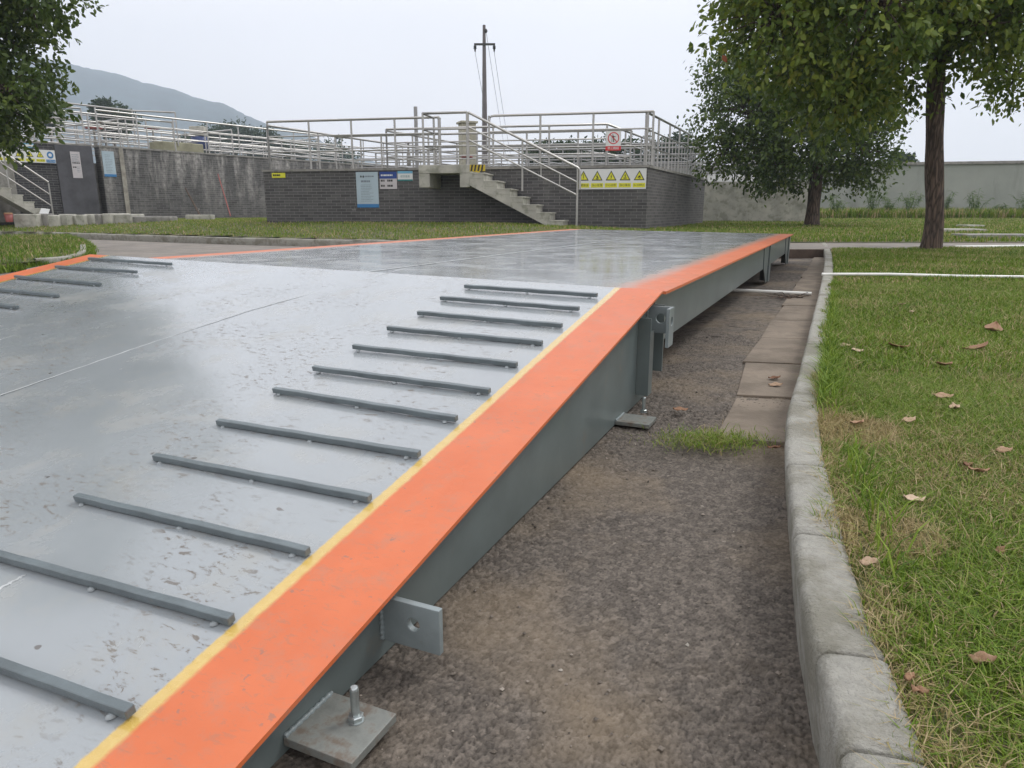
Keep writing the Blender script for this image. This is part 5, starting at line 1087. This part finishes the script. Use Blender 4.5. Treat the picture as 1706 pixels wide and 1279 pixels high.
# big front tree
b0 = np.array([atz(1550, 416, .13)[0], atz(1550, 416, .13)[1], .11])
t1 = aty(1561, 100, b0[1]); t2 = aty(1575, -120, b0[1])
C = A3([(1300, 40, 8.4), (1390, 120, 8.6), (1330, -90, 8.6), (1440, 10, 8.0), (1480, 120, 9.3), (1400, 170, 8.9), (1540, -80, 8.8), (1660, -60, 9.2), (1640, 40, 8.6), (1690, 130, 9.6), (1600, 20, 9.6), (1760, 20, 9.0), (1250, -20, 8.9), (1450, -200, 9), (1620, -260, 9.2)])
R_ = [.68, .66, .90, .85, .55, .44, 1.1, .9, .5, .36, .5, .8, .45, 1.3, 1.4]
tree('broadleaf_tree', 'big green broadleaf tree with a straight thick trunk on the right lawn', b0, [b0 - [0, 0, .1], b0 + [0, 0, .4], (b0 + t1) / 2 + [.01, 0, 0], t1, t2], .110, .092, C, R_, 47000, .088, M['leaf_a'], 21, nb=80, spread=.18, clump=16, hollow=.3)
# tree behind
b1 = np.array([*atz(1352, 376, .22)[:2], .20]); Y1 = b1[1]
u1 = aty(1357, 325, Y1); u2 = aty(1362, 250, Y1); u3 = aty(1350, 120, Y1)
C = A3([(1240, 190, Y1 - .5), (1320, 120, Y1), (1420, 190, Y1), (1205, 255, Y1 - .3), (1275, 262, Y1 - .8), (1345, 215, Y1 - 1.2), (1440, 262, Y1 - .5), (1300, 285, Y1 + .4), (1390, 280, Y1 + .3), (1370, 60, Y1 + .5), (1225, 130, Y1)])
R_ = [1.05, 1.55, 1.2, .6, .75, 1.2, .8, .6, .6, 1.6, .8]
tree('broadleaf_tree', 'dark round crowned tree with a curved trunk behind the big tree', b1, [b1 - [0, 0, .1], u1, u2, u3], .17, .15, C, R_, 40000, .115, M['leaf_b'], 31, nb=60, spread=.28, clump=26)
# left tree (trunk outside the frame)
b2 = np.array([-9.6, 10.6, .05]); Y2 = 10.6
C = A3([(20, 60, Y2), (-60, 0, Y2), (10, 150, Y2 - .3), (-80, 150, Y2), (40, 115, Y2 + .3), (-140, 60, Y2), (20, -60, Y2), (-40, 200, Y2 - .2), (20, 190, Y2), (60, 20, Y2), (-90, -140, Y2), (30, -170, Y2 + .2), (-200, -50, Y2), (-40, -300, Y2)])
R_ = [.62, .9, .6, .9, .55, 1.0, .9, .6, .42, .45, 1.3, .9, 1.3, 1.4]
tree('broadleaf_tree', 'dense dark broadleaf tree hanging into the left edge of the photo', b2, [b2, (-9.5, 10.6, 1.2), (-9.3, 10.6, 2.4), (-9.2, 10.6, 4.2), (-9.1, 10.6, 7.5)], .17, .1, C, R_, 34000, .095, M['leaf_b'], 41, high=([(-9.6, 10.6, 6.2), (-9.6, 10.4, 7.4), (-11.2, 10.6, 7.0), (-9.9, 10.6, 8.3)], [1.5, 1.3, 1.3, .9], 18000, .15), nb=60, spread=.17, clump=24)
# distant trees
def far_tree(px, py, Y, r_, label, seed, n=5000, size=.35, name='broadleaf_tree', extra=None):
    c = aty(px, py, Y); base = np.array([c[0], c[1], .2]); r = random.Random(seed)
    C = [tuple(c)] + [tuple(c + np.array([r.uniform(-.8, .8) * r_, r.uniform(-.5, .5) * r_, r.uniform(-.5, .25) * r_])) for _ in range(4)]; R_ = [r_ * .75] + [r_ * .55] * 4
    tree(name, label, base, [base, (base + c) / 2, c], r_ * .09, r_ * .04, C, R_, n, size, M['leaf_c'], seed, 'trees beyond the tanks', nb=2, spread=.6 * r_ / 3, clump=18, hollow=.4, tseg=8)
far_tree(168, 178, 75, 1.0, 'small dark tree poking above the left railings', 51, 2500, .3)
far_tree(186, 202, 80, 2.1, 'rounded tree below the small dark one at the hill foot', 52)
far_tree(80, 196, 80, 1.8, 'tree showing between the left crown and the railings', 59)
for i, (x, y, r_, lab) in enumerate(((352, 222, 4.6, 'leftmost tree of the dark clump at the hill foot'), (392, 220, 4.6, 'second tree from the left in the dark clump'), (425, 228, 4.2, 'third tree of the clump, right of its top'), (455, 238, 3.8, 'tree just left of the front tank corner post'), (482, 250, 3.6, 'last low tree of the clump behind the front railing'), (318, 236, 3.4, 'low tree left of the dark clump'))):
    far_tree(x, y + 9, 115, r_ * .66, lab, 60 + i, 5500, .4)
for i, (x, y, r_, lab) in enumerate(((905, 262, 1.5, 'low dark bush behind the far basins, left'), (950, 260, 1.7, 'low dark bush behind the far basins, centre'), (1000, 258, 1.7, 'low bush behind the red prohibition sign'), (1060, 262, 2.0, 'pale bush behind the right corner of the tank'), (1110, 268, 2.0, 'low bush left of the plaster wall top'), (1500, 268, .8, 'tree top just showing over the plaster wall'), (1250, 268, 1.5, 'tree top over the wall behind the dark crown'), (1135, 250, 1.6, 'small bush behind the side railing of the tank'), (550, 255, 2.5, 'faint low tree right of the hill foot'))):
    far_tree(x, y, 55 if x > 600 else 130, r_ * (1.0 if x > 600 else 1.6), lab, 80 + i, 1800, .3 if x > 600 else .6)
# saplings and weeds along the plaster wall
def sapling(px, py, Y, hgt, label, seed):
    c = aty(px, py, Y); c[2] = float(gz(c[0], Y)); rt = thing('wild_shrub', label, 'shrub', c, 0, 'wild shrubs along the plaster wall'); r = np.random.default_rng(seed); m_ = MB(); P = []; D_ = []
    for k in range(9):
        a = r.uniform(0, 2 * PI); q = r.uniform(.25, .75); tp = c + [math.cos(a) * q * hgt * .7, math.sin(a) * q * hgt * .7, hgt * r.uniform(.6, 1.05)]; md = (c + tp) / 2 + [0, 0, .15 * hgt]
        m_.tube([c, md, tp], [.012, .008, .004], 5, False)
        for j in range(26):
            t_ = r.uniform(.3, 1.0); pt = (1 - t_) ** 2 * c + 2 * t_ * (1 - t_) * md + t_ * t_ * tp; P.append(pt); D_.append([r.normal(), r.normal(), r.normal() * .4 - .2])
    m_.build('stem', M['leaf_w'], rt); P = np.array(P); a = np.array(D_); a /= np.linalg.norm(a, axis=1)[:, None]; b = np.cross(a, [0, 0, 1.]); b /= np.linalg.norm(b, axis=1)[:, None]
    L_ = r.uniform(.12, .26, len(P))[:, None]; V = np.stack([P, P + a * L_ * .4 + b * L_ * .09, P + a * L_ - [0, 0, .03], P + a * L_ * .4 - b * L_ * .09], 1).reshape(-1, 3) - c
    k = (np.arange(len(P)) * 4)[:, None]; o = npmesh('foliage', V, k + [0, 1, 2, 3], M['leaf_w'], np.repeat(r.uniform(0, 1, len(P)), 4)); o.parent = rt
for i, (x, h_, lab) in enumerate(((1322, 1.1, 'wild shrub left of the curved trunk'), (1392, 1.0, 'wild shrub just right of the curved trunk'), (1452, 1.35, 'tall wild shrub midway between the two trunks'), (1478, .9, 'lower wild shrub right of the tall one'), (1515, 1.3, 'wild shrub left of the thick trunk'), (1572, 1.1, 'wild shrub peeping out right of the thick trunk'), (1622, 1.15, 'wild shrub on the open wall right of the trunk'), (1704, 1.1, 'wild shrub at the right edge of the wall'), (1660, .6, 'short weed clump between the right shrubs'))):
    sapling(x, 362, 29.8, h_, lab, 300 + i)
# ------------------------------------------------------------------ hills
HP = [(-900, 130), (-600, 80), (-300, 75), (-100, 80), (40, 92), (105, 105), (150, 115), (190, 121), (235, 137), (292, 150), (322, 162), (353, 170), (363, 170.5), (381, 177), (405, 190), (443, 207), (501, 216), (527, 231), (560, 251), (640, 275), (760, 300), (900, 330)]
YH = 850; nh = 240; xs = np.linspace(-900, 900, nh); yr = np.interp(xs, [p[0] for p in HP], [p[1] for p in HP]); rh = np.random.default_rng(4)
V = []; rows = 46
for j in range(rows):
    q = j / (rows - 1)                # 0 foot .. ridge at .7 .. back
    Yd = 519 + q * 480
    for i in range(nh):
        pk = aty(xs[i], yr[i], YH); hgt = max(0, pk[2]); prof_ = math.sin(min(1, q / .69) * PI / 2) ** 1.25 if q < .69 else 1 - ((q - .69) / .31) ** 2 * .6
        gul = 1 + (.05 * math.sin(i * .11 + j * .3) + .04 * math.sin(i * .37 - j * .5)) * (abs(q - .69) / .69) * (q < .66)
        V.append((pk[0] * (Yd / YH), Yd, EYE + (hgt - EYE) * prof_ * gul * min(1, Yd / 850) + (rh.normal(0, 0.5) if hgt > 3 else 0)))
F = [(j * nh + i, j * nh + i + 1, (j + 1) * nh + i + 1, (j + 1) * nh + i) for j in range(rows - 1) for i in range(nh - 1)]
struct(npmesh('hills', V, F, M['forest'], smooth=True))
# ------------------------------------------------------------------ haze
hm = bpy.data.materials.new('haze'); hm.use_nodes = True; t = hm.node_tree; t.nodes.clear(); pv = t.nodes.new('ShaderNodeVolumePrincipled'); mo = t.nodes.new('ShaderNodeOutputMaterial')
pv.inputs['Color'].default_value = (0.77, 0.865, 1.0, 1); pv.inputs['Density'].default_value = 0.0009; pv.inputs['Anisotropy'].default_value = 0.2
t.links.new(pv.outputs[0], mo.inputs['Volume'])
hz = MB().box(-1300, 1000, -40, 1012, -1.1, 235).build('haze', hm); hz['kind'] = 'stuff'; hz['label'] = 'pale haze hanging over the plant and the hill'
